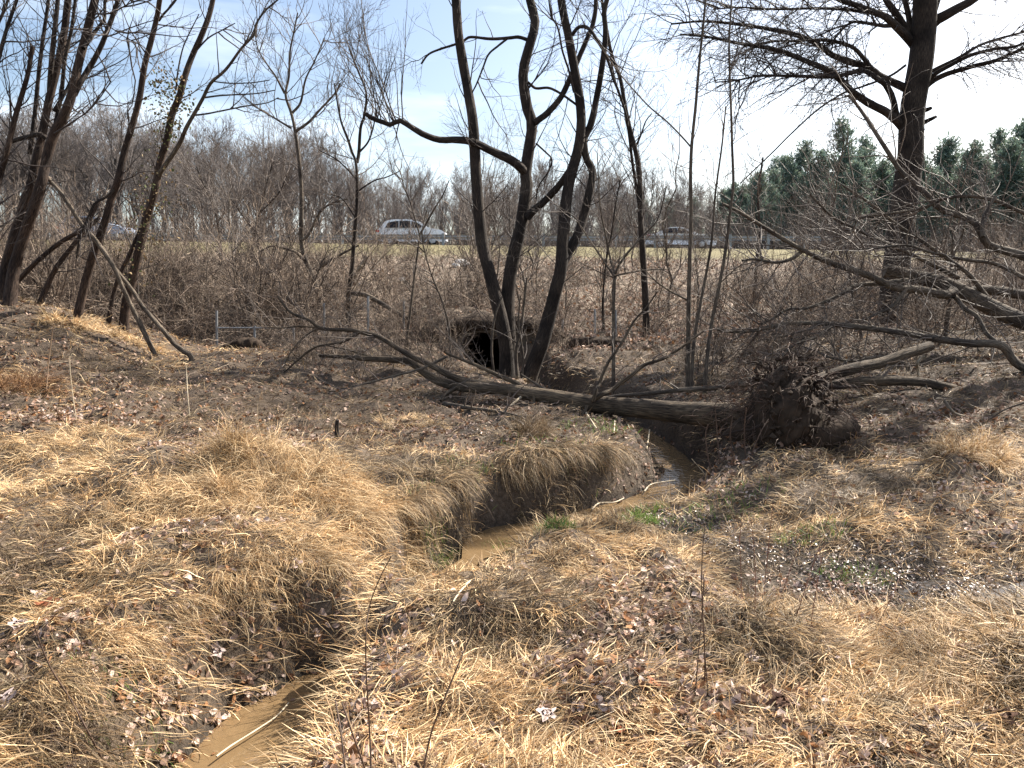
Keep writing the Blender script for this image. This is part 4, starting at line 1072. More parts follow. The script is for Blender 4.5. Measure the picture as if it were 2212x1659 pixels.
Pm = np.repeat(c[None], 4000, 0) + g.normal(0, .36, (4000, 3)) * np.array([.8, .8, 1.0])
dr = nrm(Pm - c + g.normal(0, .2, (4000, 3))); pts = [Pm]
for s in range(4):
    dr = nrm(dr + g.normal(0, .35, (4000, 3)) + np.array([0, 0, -.45])); pts.append(pts[-1] + dr * g.uniform(.02, .08, (4000, 1)))
b = MB(); tubes(b, np.stack(pts, 1), np.linspace(.005, .0015, 5)[None] * g.uniform(.5, 1.4, (4000, 1)), 3)
b.build('root_fibres', M_STEM, T.root, kind='stuff')
for pts, Y in [([(1715, 875), (1745, 905), (1790, 938), (1830, 943), (1868, 955)], 7.6), ([(1650, 832), (1695, 850), (1730, 880), (1790, 918)], 8.0), ([(1640, 860), (1660, 800), (1668, 770), (1672, 735)], 8.4), ([(1660, 850), (1720, 815), (1770, 790)], 8.5), ([(1620, 850), (1640, 790), (1625, 740)], 8.5)]:
    T.limb('root', pts, 7, 2.5, Y, M_BARK_GREY, twig=False, sides=7)

lump('eroded_bank', [gpt(*hit(1530, 985)[:2], .02), gpt(*at(1620, 960, 8.1)[:2], .06), gpt(*at(1720, 990, 7.9)[:2], .08), gpt(*at(1830, 985, 8.2)[:2], .03)], .25, .36, M_SOIL, 'dark earth heaped below the torn root plate', .7, 12)
# second trunk lying just behind
bp = at(1340, 856, 10.2)
T = Tree('fallen_branch', 'slimmer grey fallen branch lying just behind the trunk over the creek', 'branch', gpt(bp[0], bp[1]), seed=41)
T.limb('trunk', [(1640, 828), (1613, 830), (1530, 839), (1475, 842), (1391, 851), (1336, 855), (1303, 861), (1270, 862), (1225, 858), (1181, 843), (1159, 830), (1125, 808)], 15, 4, (9.4, 10.9), M_BARK_GREY)
T.limb('limb', [(1560, 838), (1600, 822), (1650, 812), (1700, 795)], 10, 5, (9.6, 9.4), M_BARK_GREY)
T.crown(12, 30, 0, M_TWIG_GREY, l1=(.2, .6), rmin=.0026)
bp = at(930, 905, 9.6)
T = Tree('fallen_branch', 'bare grey branch lying on dark ground left of the fallen trunk', 'branch', gpt(bp[0], bp[1]), seed=42)
P = [gpt(*(hit(x, y)[:2]), .03) for x, y in ((960, 878), (1010, 886), (1070, 894), (1120, 905), (1150, 920))]
T.limb3('trunk', P, .035, .012, M_BARK_GREY)
T.crown(8, 20, 0, M_TWIG_GREY, l1=(.2, .5), rmin=.0026)

# ------------------------------------------------------------------ the fallen tree top at the right
bp = at(2200, 740, 12.0)
T = Tree('fallen_tree', 'large fallen tree top with long grey limbs spread across the right side', 'fallen tree', gpt(bp[0], bp[1]), seed=50)
GY_ = M_BARK_GREY
FR = [
 ('trunk', [(2480, 800), (2330, 740), (2212, 694), (2167, 676), (2112, 648), (2056, 620), (2015, 606), (1959, 595), (1912, 584)], 40, 24, (11.0, 12.6), True),
 ('limb', [(2060, 628), (2042, 637), (1987, 626), (1931, 620), (1876, 595), (1793, 567), (1723, 534), (1654, 493), (1599, 459), (1560, 440)], 19, 5, (12.0, 11.2), False),
 ('limb', [(1735, 540), (1710, 559), (1674, 567), (1632, 560), (1604, 563)], 8, 4, (11.6, 11.3), False),
 ('limb', [(2290, 590), (2212, 553), (2139, 531), (2123, 509), (2106, 481), (2070, 465), (2031, 451), (2001, 420), (1970, 390), (1945, 369), (1912, 319), (1876, 263), (1850, 225), (1832, 205)], 20, 5, (11.2, 12.6), False),
 ('limb', [(2300, 850), (2212, 795), (2189, 778), (2161, 745), (2098, 742), (2015, 731), (1959, 720), (1876, 709), (1793, 700), (1710, 698), (1654, 709), (1599, 717), (1550, 712)], 20, 6, (10.4, 11.4), False),
 ('limb', [(2240, 640), (2212, 637), (2153, 628), (2106, 626), (2080, 640)], 22, 14, (12.4, 12.2), False),
 ('limb', [(1960, 606), (1898, 612), (1848, 617), (1820, 634), (1779, 653), (1737, 667), (1704, 667), (1668, 689), (1640, 700)], 11, 4, (12.1, 11.3), False),
 ('limb', [(2060, 640), (2067, 645), (2084, 667), (2111, 684), (2131, 720), (2161, 745)], 10, 8, (11.6, 11.0), False),
 ('limb', [(2123, 512), (2123, 480), (2135, 450), (2150, 425)], 9, 5, (11.4, 11.6), False),
 ('limb', [(2070, 600), (2010, 570), (1960, 545), (1900, 520), (1840, 490), (1800, 470), (1750, 420)], 10, 4, (12.2, 11.4), False),
 ('limb', [(2130, 640), (2090, 590), (2040, 555), (1990, 520), (1930, 480), (1880, 440), (1820, 400)], 10, 4, (12.0, 12.4), False),
 ('limb', [(2212, 600), (2150, 570), (2080, 560), (2010, 545), (1960, 530), (1900, 535), (1840, 540)], 9, 3, (11.4, 11.2), False),
 ('limb', [(2015, 735), (1985, 760), (1930, 770), (1880, 772), (1840, 780), (1780, 770)], 9, 3, (11.2, 10.8), False),
 ('limb', [(1800, 702), (1760, 730), (1715, 745), (1680, 780)], 8, 3, (11.2, 10.6), False),
 ('limb', [(1960, 620), (1930, 660), (1900, 675), (1870, 690)], 9, 4, (12, 11.6), False),
 ('limb', [(2290, 480), (2212, 460), (2140, 430), (2060, 425), (1990, 450), (1930, 460), (1860, 470), (1800, 490)], 9, 3, (11.4, 12.4), False)]
for i, (nm, p, w0, w1, Y, cap) in enumerate(FR):
    T.limb(nm, p, w0 * 1.12, w1 * 1.2, Y, GY_, cap=cap, sides=12 if i == 0 else 9)
T.crown(420, 1500, 1700, M_TWIG_GREY, l1=(.4, 1.7), t1=(.15, 1), ang=(25, 80), trop=.03, rmin=.0032, r1=(.005, .012), wig=.16)
T = Tree('fallen_log', 'thick dark log leaning up to the right out of the root plate', 'log', gpt(*at(1800, 815, 10.2)[:2]), seed=51)
T.limb('trunk', [(1740, 830), (1793, 811), (1848, 795), (1904, 784), (1959, 764), (2009, 748)], 28, 22, (8.9, 10.0), FB, sides=14, cap=True, twig=False)
T = Tree('fallen_log', 'long dark log lying on the ground at right below the leaning log', 'log', gpt(*at(1950, 825, 10.8)[:2]), seed=52)
T.limb('trunk', [(1780, 836), (1820, 829), (1904, 823), (1987, 825), (2042, 836), (2110, 852)], 22, 20, (9.3, 9.6), FB, sides=14, cap=True)
T.limb('limb', [(1987, 850), (1983, 800), (1981, 785), (1990, 773), (2000, 770)], 8, 5, 10.4, M_BARK_PALE, twig=False)
T.crown(10, 30, 0, M_TWIG_GREY, l1=(.2, .5), rmin=.0026)
for k, (lab, pts, w) in enumerate([
    ('pale bare stick standing askew in the shade at the right edge', [(2040, 866), (2062, 892), (2090, 900)], 7), ('short pale broken branch on the leafy ground right of the root plate', [(1885, 892), (1905, 886), (1918, 884)], 7),
    ('dark grey stick lying at the far right edge below the fallen tree top', [(2212, 870), (2170, 885), (2140, 905), (2110, 925)], 5), ('pale stick rising out of the grass at the far right edge', [(2100, 845), (2160, 848), (2212, 842)], 8)]):
    bp = hit(*pts[-1]); T = Tree('dead_stick', lab, 'stick', bp, seed=60 + k)
    T.limb('stem', pts, w, w * .5, bp[1], M_BARK_PALE if k != 2 else M_BARK_GREY, twig=False, sides=7)
# old log on the slope behind the fallen crown
T = Tree('fallen_log', 'broken log on the slope left of the culvert, lit along its top', 'log', at(800, 660, 17.5), seed=53)
T.limb('trunk', [(752, 632), (788, 637), (815, 650), (845, 668), (880, 688)], 11, 9, (18.0, 17.4), M_BARK_GREY, sides=10, cap=True, twig=False)
T = Tree('fallen_log', 'pale bleached log leaning on the slope by the slender tree', 'log', at(780, 570, 24), seed=54)
T.limb('trunk', [(765, 598), (778, 578), (795, 553)], 10, 8, 24, M_BARK_PALE, sides=10, cap=True, twig=False)
T = Tree('fallen_log', 'bleached broken branch on the slope left of the culvert headwall', 'log', at(900, 690, 17.6), seed=55)
T.limb('trunk', [(862, 695), (885, 684), (910, 668), (921, 662)], 7, 5, 17.8, M_BARK_PALE, sides=8, cap=True, twig=False)

# pale rocks on the slope
for k, (px, py, s) in enumerate([(996, 572, .28), (985, 577, .18), (1008, 576, .2), (868, 606, .14), (905, 550, .12)]):
    p = hit(px, py, 18, 44); g = np.random.default_rng(k)
    bm = bmesh.new(); bmesh.ops.create_icosphere(bm, subdivisions=3, radius=s)
    for v in bm.verts:
        v.co *= .7 + .6 * float(fbm(np.array(v.co.x * 4 + k * 7), np.array(v.co.y * 4 + v.co.z * 3), k))
        v.co.z *= .75
    me = bpy.data.meshes.new('rock'); bm.to_mesh(me); bm.free(); me.materials.append(M_ROCK)
    o = bpy.data.objects.new('pale_rock', me); COL.objects.link(o); o.location = p + np.array([0, 0, s * .3])
    tag(o, ['largest pale rock on the slope below the white estate car', 'small pale rock touching the left of the largest slope rock', 'pale rock touching the right of the largest slope rock', 'lone pale rock low on the slope behind the Y-forked sapling', 'small pale rock at the grass edge under the white estate car'][k], 'rock', 'pale rocks on the slope')

# ------------------------------------------------------------------ chain-link fence
def fence(lab, posts, top_px, mesh=True, sag=0, rail=True):
    """posts: (px, py_top, py_base, Y)"""
    P = [(at(p[0], p[1], p[3]), at(p[0], p[2], p[3])) for p in posts]
    root = empty('chain_link_fence', P[0][1], lab, 'fence')
    for a, b_ in P:
        b = MB(); tubes(b, np.array([[b_ - np.array([0, 0, .15]), (a + b_) / 2, a]]), np.array([[.026, .026, .026]]), 8, cap=False); b.build('fence_post', M_GALV, root)
    if rail:
        b = MB(); Q = resample(np.array([at(p[0], top_px, p[3]) for p in posts]), 20); tubes(b, Q[None] - np.array([0, 0, .03]), np.full((1, 20), .018), 6); b.build('top_rail', M_GALV, root)
    if mesh:
        b = MB(); L = []
        for (a, a0), (c_, c0) in zip(P, P[1:]):
            w = np.linalg.norm((c_ - a)[:2]); h = min(a[2] - a0[2], c_[2] - c0[2]); n = int(w / .075)
            for sg in (0, 1):
                for k in range(-int(h / .075), n):
                    u0, u1 = k * .075, k * .075 + h
                    v0, v1 = 0.0, h
                    if u0 < 0: v0 -= u0; u0 = 0
                    if u1 > w: v1 -= u1 - w; u1 = w
                    if u1 <= u0: continue
                    pt = []
                    for t in np.linspace(0, 1, 4):
                        uu_, v_ = u0 + (u1 - u0) * t, v0 + (v1 - v0) * t
                        if sg: uu_ = w - uu_
                        f = uu_ / w; bs = a0 * (1 - f) + c0 * f
                        q = bs + np.array([0, 0, v_ + .03]); q[1] += .12 * sag * math.sin(v_ * 3 + uu_ * 2); q[2] -= sag * .25 * v_ * math.sin(f * math.pi)
                        pt.append(q)
                    L.append(pt)
        tubes(b, np.array(L), np.full((len(L), 4), .0030), 3); b.build('wire_mesh', M_WIRE, root, kind='stuff')
    return root
fence('grey chain-link fence running right from a lone metal post into the brush', [(468, 671, 748, 15.6), (550, 704, 752, 15.8), (634, 705, 755, 16.0)], 705)
fence('sagging chain-link fence left of the culvert', [(700, 655, 745, 17.0), (795, 640, 740, 17.2), (872, 650, 735, 17.2)], 650, sag=1, rail=False)
fence('sagging chain-link fence right of the culvert', [(1215, 690, 745, 17.6), (1285, 668, 742, 17.6), (1330, 670, 745, 17.4)], 690, sag=1, rail=False)

# ------------------------------------------------------------------ woods beyond the road
def copy_tree(o, loc, rz=0.0, sc=1.0, label=None, group=None):
    c = o.copy(); COL.objects.link(c); c.location = loc; c.rotation_euler = (0, 0, rz); c.scale = (sc, sc, sc)
    if label: c['label'] = label
    if group: c['group'] = group
    for ch in o.children:
        d = ch.copy(); COL.objects.link(d); d.parent = c
    return c

def far_tree(seed, h, label, group):
    g = np.random.default_rng(seed)
    root = empty('bare_tree', (0, 0, 0), label, 'tree', group)
    n = 14; t = np.linspace(0, 1, n)
    P = np.stack([np.cumsum(g.normal(0, .012 * h, n)) * t, np.cumsum(g.normal(0, .012 * h, n)) * t, t * h * .86], 1)
    r = (.013 * h) * (1 - .85 * t)
    b = MB(); tubes(b, P[None], r[None], 7)
    nf = g.integers(2, 5)
    A, ra = grow(P[None], r[None], 5 + nf, g, (.28, .8), (15, 45), (.35, .62), True, 9, .08, .10, .6, .03); tubes(b, A, ra, 5)
    b.build('trunk', M_TRUNK_FAR, None).parent = root
    b = MB()
    allP = np.concatenate([np.stack([resample(p, 10) for p in A]), resample(P, 10)[None]]); allR = np.concatenate([np.stack([np.interp(np.linspace(0, 1, 10), np.linspace(0, 1, 9), q) for q in ra]), np.interp(np.linspace(0, 1, 10), t, r)[None]])
    B, rb2 = grow(allP, allR, 130, g, (.25, .98), (20, 55), (.16 * h * .5, .16 * h * 1.25), False, 7, .11, .10, .5, .022); tubes(b, B, rb2, 4)
    D, rd = grow(B, rb2, 620, g, (.2, .98), (20, 50), (.35, .7), True, 5, .12, .08, .6, .018); tubes(b, D, rd, 3)
    E, re_ = grow(D, rd, 2000, g, (.2, .98), (20, 50), (.4, .8), True, 3, .12, .06, .7, .014); tubes(b, np.asarray(E), np.maximum(re_, .008), 3)
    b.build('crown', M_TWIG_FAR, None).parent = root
    return root
GW = 'bare trees of the wood beyond the road'
LW = 'leafless grey-brown tree of the dense wood beyond the road'
g = np.random.default_rng(77)
protos = [far_tree(100 + k, h, LW, GW) for k, h in enumerate((15, 17, 16, 14, 18, 15.5, 13))]
def top_py(px):
    return np.interp(px, [-300, 0, 100, 250, 330, 420, 520, 600, 720, 800, 900, 1000, 1200, 1350, 1450, 1600, 1900, 2500], [250, 245, 250, 240, 290, 285, 310, 300, 330, 355, 375, 395, 385, 375, 390, 420, 430, 420])
first = set()
spots = []
for row, (Y0, n) in enumerate(((68, 46), (76, 44), (86, 42), (98, 40), (112, 36))):
    for k in range(n):
        px = -420 + (k + g.uniform(.1, .9)) * (2300 + 420) / n
        spots.append((px, Y0 + g.uniform(-3, 4)))
for i, (px, Y) in enumerate(spots):
    if px > 1550 and Y < 90: continue
    p = at(px, 500, Y); p[2] = hz(p[0], Y) - .1
    want = at(px, top_py(px) + g.uniform(-30, 70), Y)[2] - p[2]
    k = int(g.integers(0, len(protos))); o = protos[k]
    hgt = (15, 17, 16, 14, 18, 15.5, 13)[k] * .93
    sc = float(np.clip(want / hgt, .35, 1.35))
    if k not in first:
        first.add(k); o.location = p; o.rotation_euler = (0, 0, g.uniform(0, 6.28)); o.scale = (sc,) * 3
    else:
        copy_tree(o, p, g.uniform(0, 6.28), sc)

# far wood that reads as one mass, behind the trees
def far_mass(y0, npt, seed, x0, x1, lab):
    g = np.random.default_rng(seed)
    x = g.uniform(x0, x1, npt); y = y0 + g.uniform(-6, 10, npt)
    base = np.stack([x, y, hz(x, y)], 1)
    hh = np.array([at(W / 2 + xx / yy * F, top_py(W / 2 + xx / yy * F) + 30, yy)[2] for xx, yy in zip(x, y)]) - base[:, 2]
    hh = hh * g.uniform(.55, 1.0, npt)
    P = np.stack([base + np.stack([g.normal(0, .25, npt) * t * hh * .2, g.normal(0, .25, npt) * t * hh * .2, hh * t], 1) for t in np.linspace(0, 1, 5)], 1)
    Rr = np.linspace(.12, .02, 5)[None] * g.uniform(.5, 1.4, (npt, 1))
    b = MB(); tubes(b, P, Rr, 4)
    A, ra = grow(P, Rr, npt * 14, g, (.3, .98), (20, 55), (1.2, 3.2), False, 5, .12, .12, rabs=(.015, .03)); tubes(b, A, ra, 3)
    B, rb2 = grow(A, ra, npt * 30, g, (.2, .98), (20, 50), (.4, .8), True, 4, .12, .08, .6, .014); tubes(b, B, rb2, 3)
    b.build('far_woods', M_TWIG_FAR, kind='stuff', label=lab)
far_mass(128, 330, 5, -105, 60, 'far mass of bare winter woods behind the road')
n = 10000
y = g.uniform(66, 74, n); x = g.uniform(-62, 62, n); p = np.stack([x, y, hz(x, y)], 1)
d = nrm(g.normal(0, .42, (n, 3)) + np.array([0, 0, 1.0])); L = g.uniform(1.2, 4.6, n) * (.6 + .7 * fbm(x * .15, y * .1, 3)); pts = [p]
for s in range(3):
    d = nrm(d + g.normal(0, .2, (n, 3))); pts.append(pts[-1] + d * (L / 3)[:, None])
b = MB(); tubes(b, np.stack(pts, 1), np.linspace(1, .4, 4)[None] * g.uniform(.014, .042, (n, 1)), 3)
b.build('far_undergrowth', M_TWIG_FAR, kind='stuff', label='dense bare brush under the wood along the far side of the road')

# pines at the right
def pine(seed, h, label, group):
    g = np.random.default_rng(seed)
    root = empty('pine_tree', (0, 0, 0), label, 'tree', group)
    n = 10; t = np.linspace(0, 1, n)
    P = np.stack([np.cumsum(g.normal(0, .05, n)), np.cumsum(g.normal(0, .05, n)), t * h], 1); r = .017 * h * (1 - .93 * t)
    b = MB(); tubes(b, P[None], r[None], 7)
    M = 120
    tt = np.sort(g.uniform(.12, .98, M)); az = g.uniform(0, 2 * np.pi, M)
    Lb = h * .27 * (1 - tt) ** .65 * g.uniform(.55, 1.15, M) + .25
    p0 = np.stack([np.interp(tt, t, P[:, k]) for k in range(3)], 1)
    el = np.radians(5 + 35 * tt + g.normal(0, 8, M))
    d = np.stack([np.cos(az) * np.cos(el), np.sin(az) * np.cos(el), np.sin(el)], 1)
    Br = np.stack([p0 + d * (Lb * s)[:, None] + np.array([0, 0, 1]) * (Lb * .12 * s * s)[:, None] for s in np.linspace(0, 1, 6)], 1)
    tubes(b, Br, np.linspace(.035, .01, 6)[None].repeat(M, 0), 4)
    b.build('trunk', M_TRUNK_FAR, None).parent = root
    b = MB()
    nl = 10000
    k = g.choice(M, nl, p=Lb / Lb.sum()); s = g.uniform(.25, 1.0, nl) * 5; i = np.minimum(s.astype(int), 4); f = (s - i)[:, None]
    c = Br[k, i] * (1 - f) + Br[k, i + 1] * f + g.normal(0, .26, (nl, 3)) * np.array([1, 1, .7])
    dv = nrm(d[k] + g.normal(0, .7, (nl, 3)) + np.array([0, 0, .25])); sv = nrm(np.cross(dv, g.normal(0, 1, (nl, 3))))
    L = g.uniform(.25, .55, nl)[:, None]; w = L * .13
    V = np.stack([c - dv * L * .5, c + sv * w, c + dv * L * .5, c - sv * w], 1).reshape(-1, 3)
    cc = np.array([(.13, .185, .15), (.16, .21, .155), (.11, .16, .14), (.17, .21, .14)])[g.integers(0, 4, nl)] * g.uniform(.8, 1.2, (nl, 1))
    b.add(V, np.arange(nl * 4).reshape(-1, 4), None, np.repeat(cc, 4, 0))
    b.build('crown', M_PINE, None, smooth=False).parent = root
    return root
GP = 'pines beyond the road on the right'
pp = [pine(300 + k, h, 'dark green pine of the row beyond the road', GP) for k, h in enumerate((13, 12, 11, 13.5))]
PS = [(1815, 262, 76), (1770, 325, 78), (1690, 338, 80), (1735, 370, 74), (1865, 300, 80), (1900, 345, 76), (2040, 300, 78), (2085, 330, 74), (2135, 285, 80), (2168, 300, 74), (2200, 262, 78), (2240, 280, 76), (2290, 270, 80), (1640, 380, 84), (1560, 410, 88), (1500, 425, 90), (1445, 430, 92), (1390, 432, 94),
      (1330, 440, 96), (1990, 340, 74), (1950, 330, 82), (1600, 400, 78), (1840, 350, 72), (2110, 345, 72), (2220, 320, 72), (1220, 445, 98), (2010, 370, 71), (1790, 385, 71), (1665, 400, 71)] + [(1580 + 46 * k, 395 - 30 * (k % 3) + 18 * (k % 2), 83 + 3 * (k % 4)) for k in range(17)] + [(1640 + 30 * k, 372 - 22 * (k % 4) + 14 * (k % 3), 73 + 2 * (k % 5)) for k in range(22)]
used = set()
for i, (px, py, Y) in enumerate(PS):
    p = at(px, 500, Y); p[2] = hz(p[0], Y) - .1
    k = i % 4; h = (13, 12, 11, 13.5)[k]; sc = float((at(px, py, Y)[2] - p[2]) / h)
    if k not in used:
        used.add(k); o = pp[k]; o.location = p; o.scale = (sc,) * 3
    else: o = copy_tree(pp[k], p, g.uniform(0, 6.28), sc)
    o['label'] = 'dark green pine of the row beyond the road'
    if i == 0: o['label'] = 'tallest pine, standing alone just left of the broad tree trunk'; 

# ------------------------------------------------------------------ brush on the embankment
SHC = np.array([(.125, .090, .068), (.065, .045, .034), (.21, .155, .115), (.035, .025, .02), (.36, .28, .21)])
def shrub_mesh(seed, h, spread, ns, kind):
    g = np.random.default_rng(seed); b = MB()
    az = g.uniform(0, 2 * np.pi, ns); el = np.radians(g.uniform(35, 88, ns) if kind == 0 else g.uniform(25, 75, ns))
    p = np.stack([g.normal(0, spread * .3, ns), g.normal(0, spread * .3, ns), np.full(ns, -.05)], 1)
    d = np.stack([np.cos(az) * np.cos(el), np.sin(az) * np.cos(el), np.sin(el)], 1)
    L = h * g.uniform(.6, 1.2, ns); pts = [p]
    for s in range(8):
        d = nrm(d + g.normal(0, .10, (ns, 3)) + np.array([0, 0, .04 if kind == 0 else -.16])); pts.append(pts[-1] + d * (L / 8)[:, None])
    A = np.stack(pts, 1); ra = np.linspace(1, .3, 9)[None] * g.uniform(.006, .012, (ns, 1))
    def cols(n): return SHC[g.integers(0, 5, n)] * g.uniform(.8, 1.2, (n, 1))
    tubes(b, A, ra, 4, cols(ns))
    B, rb2 = grow(A, ra, ns * 9, g, (.2, .98), (20, 65), (.25, .6), True, 6, .14, .04 if kind == 0 else -.05, .7, .0045); tubes(b, B, rb2, 3, cols(len(B)))
    D, rd = grow(B, rb2, ns * 22, g, (.2, .98), (25, 65), (.3, .7), True, 4, .16, .02, .7, .0036); tubes(b, D, rd, 3, cols(len(D)))
    return b.mesh('bare_shrub', M_SHRUB)
SH = [shrub_mesh(500 + k, h, s, n, kd) for k, (h, s, n, kd) in enumerate([(1.7, .5, 16, 0), (1.4, .7, 20, 1), (2.1, .5, 14, 0), (1.1, .8, 22, 1), (1.5, .6, 18, 0), (1.6, 1.0, 26, 1), (2.4, .6, 12, 0)])]
g = np.random.default_rng(909)
def shrub(x, y, k, sc, label, group):
    o = bpy.data.objects.new('bare_shrub', SH[k]); COL.objects.link(o)
    o.location = (x, y, float(hz(x, y))); o.rotation_euler = (0, 0, g.uniform(0, 6.28)); o.scale = (sc, sc, sc * g.uniform(.85, 1.15))
    tag(o, label, 'shrub', group)
cnt = 0
# thicket density over the slope, thinner on the leafy right part
tries = 0
while cnt < 190 and tries < 5000:
    tries += 1
    y = 17.8 + 24 * g.random() ** 1.5; px = g.uniform(-250, 2500)
    x = (px - W / 2) / F * y
    dens = np.interp(px, [-250, 250, 380, 620, 800, 960, 1120, 1260, 1420, 1560, 1700, 2500], [.7, .75, 1, 1, .75, .55, .5, .35, .22, .45, .9, 1.0]) * np.interp(y, [17, 24, 36, 42], [1, .8, .6, .3])
    if g.random() > dens: continue
    if abs(x - XC) < 1.4 and y < YC + 1.2: continue
    shrub(x, y, int(g.integers(0, 7)), g.uniform(.75, 1.2) * (1 + .35 * float(sstep(1.5, -1.5, x))), 'leafless twiggy shrub of the brush covering the embankment slope', 'brush on the embankment')
    cnt += 1
for k in range(26):      # dense bramble thicket left of centre
    px = g.uniform(380, 660); y = g.uniform(16.6, 20); x = (px - W / 2) / F * y
    shrub(x, y, int(g.choice([1, 3, 5])), g.uniform(.8, 1.2), 'arching bramble of the thicket behind the lone grey fence post', 'brambles behind the fence post')
for k in range(22):      # brush behind the leaning trees
    px = g.uniform(-120, 300); y = g.uniform(13.4, 17.5); x = (px - W / 2) / F * y
    shrub(x, y, int(g.integers(0, 7)), g.uniform(.7, 1.1), 'tangled bare shrub behind the leaning trees on the left ridge', 'shrubs behind the leaning trees')
for k in range(20):      # brush round the fallen top
    px = g.uniform(1600, 2350); y = g.uniform(12.8, 17); x = (px - W / 2) / F * y
    shrub(x, y, int(g.integers(0, 7)), g.uniform(.6, 1.0), 'bare shrub tangled among the limbs of the fallen tree top', 'shrubs among the fallen limbs')
for k in range(16):      # thin shrubs round the root plate and fallen crown
    px, y = [(g.uniform(620, 960), g.uniform(12.6, 15.5)), (g.uniform(1400, 1700), g.uniform(10.6, 14))][k % 2]; x = (px - W / 2) / F * y
    shrub(x, y, int(g.choice([0, 2, 4])), g.uniform(.35, .65), 'small wiry shrub on the flat beside the fallen trunk', 'small shrubs by the fallen trunk')

# tree beyond the right edge whose shadow crosses the grass
gg = np.random.default_rng(818)
bx, by = 12.3, 14.5
T = Tree('broad_tree', 'large bare tree standing beyond the right edge, its shadow lying across the grass', 'tree', gpt(bx, by), seed=818)
C_, r_ = T.limb3('trunk', [gpt(bx, by, -.2), gpt(bx, by, 2), gpt(bx, by, 5) + np.array([.1, 0, 0]), gpt(bx, by, 9), gpt(bx, by, 13) + np.array([.2, .1, 0])], .36, .10, M_BARK_DARK)
A, ra = grow(C_[None], r_[None], 14, gg, (.35, .95), (35, 65), (2, 4.5), False, 10, .08, .05, .5, .05)
for a_, q_ in zip(A, ra): T.limb3('limb', a_, q_[0], q_[-1], M_BARK_DARK, sides=7, n=14)
T.crown(60, 200, 0, M_TWIG, l1=(.8, 2), rmin=.005)

# thin young trees scattered over the slope
LY = 'thin young bare tree among the brush on the embankment slope'
def slope_tree(seed, h):
    gg = np.random.default_rng(seed)
    root = empty('young_tree', (0, 0, 0), LY, 'tree', 'young trees on the embankment')
    n = 12; t = np.linspace(0, 1, n)
    P = np.stack([np.cumsum(gg.normal(0, .018 * h, n)), np.cumsum(gg.normal(0, .018 * h, n)), t * h], 1); r = (.0075 * h) * (1 - .85 * t)
    b = MB(); tubes(b, P[None], r[None], 7); b.build('trunk', M_BARK_GREY, None).parent = root
    b = MB(); A, ra = grow(P[None], r[None], 22, gg, (.15, .95), (25, 60), (.18 * h, .42 * h), False, 8, .13, .08, .55, .007); tubes(b, A, ra, 4)
    B, rb2 = grow(A, ra, 150, gg, (.2, .98), (20, 60), (.25, .6), True, 6, .14, .06, .6, .0055); tubes(b, B, rb2, 3)
    D, rd = grow(B, rb2, 320, gg, (.2, .98), (20, 60), (.3, .7), True, 4, .14, .04, .7, .0045); tubes(b, D, rd, 3)
    b.build('crown', M_TWIG_GREY, None).parent = root
    return root
ST = [slope_tree(700 + k, h) for k, h in enumerate((4.5, 3.6, 5.5, 6.2, 4.0, 3.2))]
seen = set()
for i in range(64):
    px = g.uniform(-150, 2350) if i % 3 == 0 else g.uniform(780, 1780); y = g.uniform(18, 43); x = (px - W / 2) / F * y; k = i % 6
    if abs(x - XC) < 1.2 and y < YC + 1.5: continue
    if (780 < px < 1000 or 1370 < px < 1560) and y > 24: continue
    p = (x, y, float(hz(x, y)) - .05); sc = g.uniform(.6, 1.05)
    if k not in seen:
        seen.add(k); ST[k].location = p; ST[k].scale = (sc,) * 3
    else: copy_tree(ST[k], p, g.uniform(0, 6.28), sc)

# fine undergrowth that nobody could count
n = 13000
y = 15.5 + 26 * g.random(n) ** 1.6; px = g.uniform(-300, 2500, n); x = (px - W / 2) / F * y
ok = ~((np.abs(x - XC) < 1.3) & (y < YC + .8)); x, y = x[ok], y[ok]; n = len(x)
p = np.stack([x, y, hz(x, y)], 1); d = nrm(g.normal(0, .55, (n, 3)) + np.array([0, 0, .8])); L = g.uniform(.25, 1.0, n) * (.8 + .8 * sstep(2, -2, x) * fbm(x * .6, y * .5, 12)); pts = [p]
for s in range(4):
    d = nrm(d + g.normal(0, .24, (n, 3)) + np.array([0, 0, -.09])); pts.append(pts[-1] + d * (L / 4)[:, None])
b = MB(); tubes(b, np.stack(pts, 1), np.linspace(1, .4, 5)[None] * (.0016 + .00022 * y * g.uniform(.6, 1.3, n))[:, None], 3, SHC[g.integers(0, 5, n)] * g.uniform(.8, 1.5, (n, 1)))
b.build('undergrowth', M_SHRUB, kind='stuff', label='fine dead stems covering the embankment slope')

# ------------------------------------------------------------------ dry grass
STRAW = np.array([(.61, .415, .215), (.80, .60, .355), (.52, .335, .165), (.38, .23, .105), (.72, .53, .31), (.21, .125, .06)])
OLD = np.array([(.22, .155, .092), (.16, .11, .068), (.30, .215, .13), (.11, .074, .047), (.24, .16, .09), (.18, .135, .07)])
gx = np.gradient(ZZ, GX, axis=1); gy = np.gradient(ZZ, GY, axis=0)
def lookup(A, x, y):
    i = np.clip(np.searchsorted(GX, x) - 1, 0, len(GX) - 1); j = np.clip(np.searchsorted(GY, y) - 1, 0, len(GY) - 1)
    return A[j, i]
CDG = np.where(YY < YC + 1, cd - cparr[..., 0], 9)

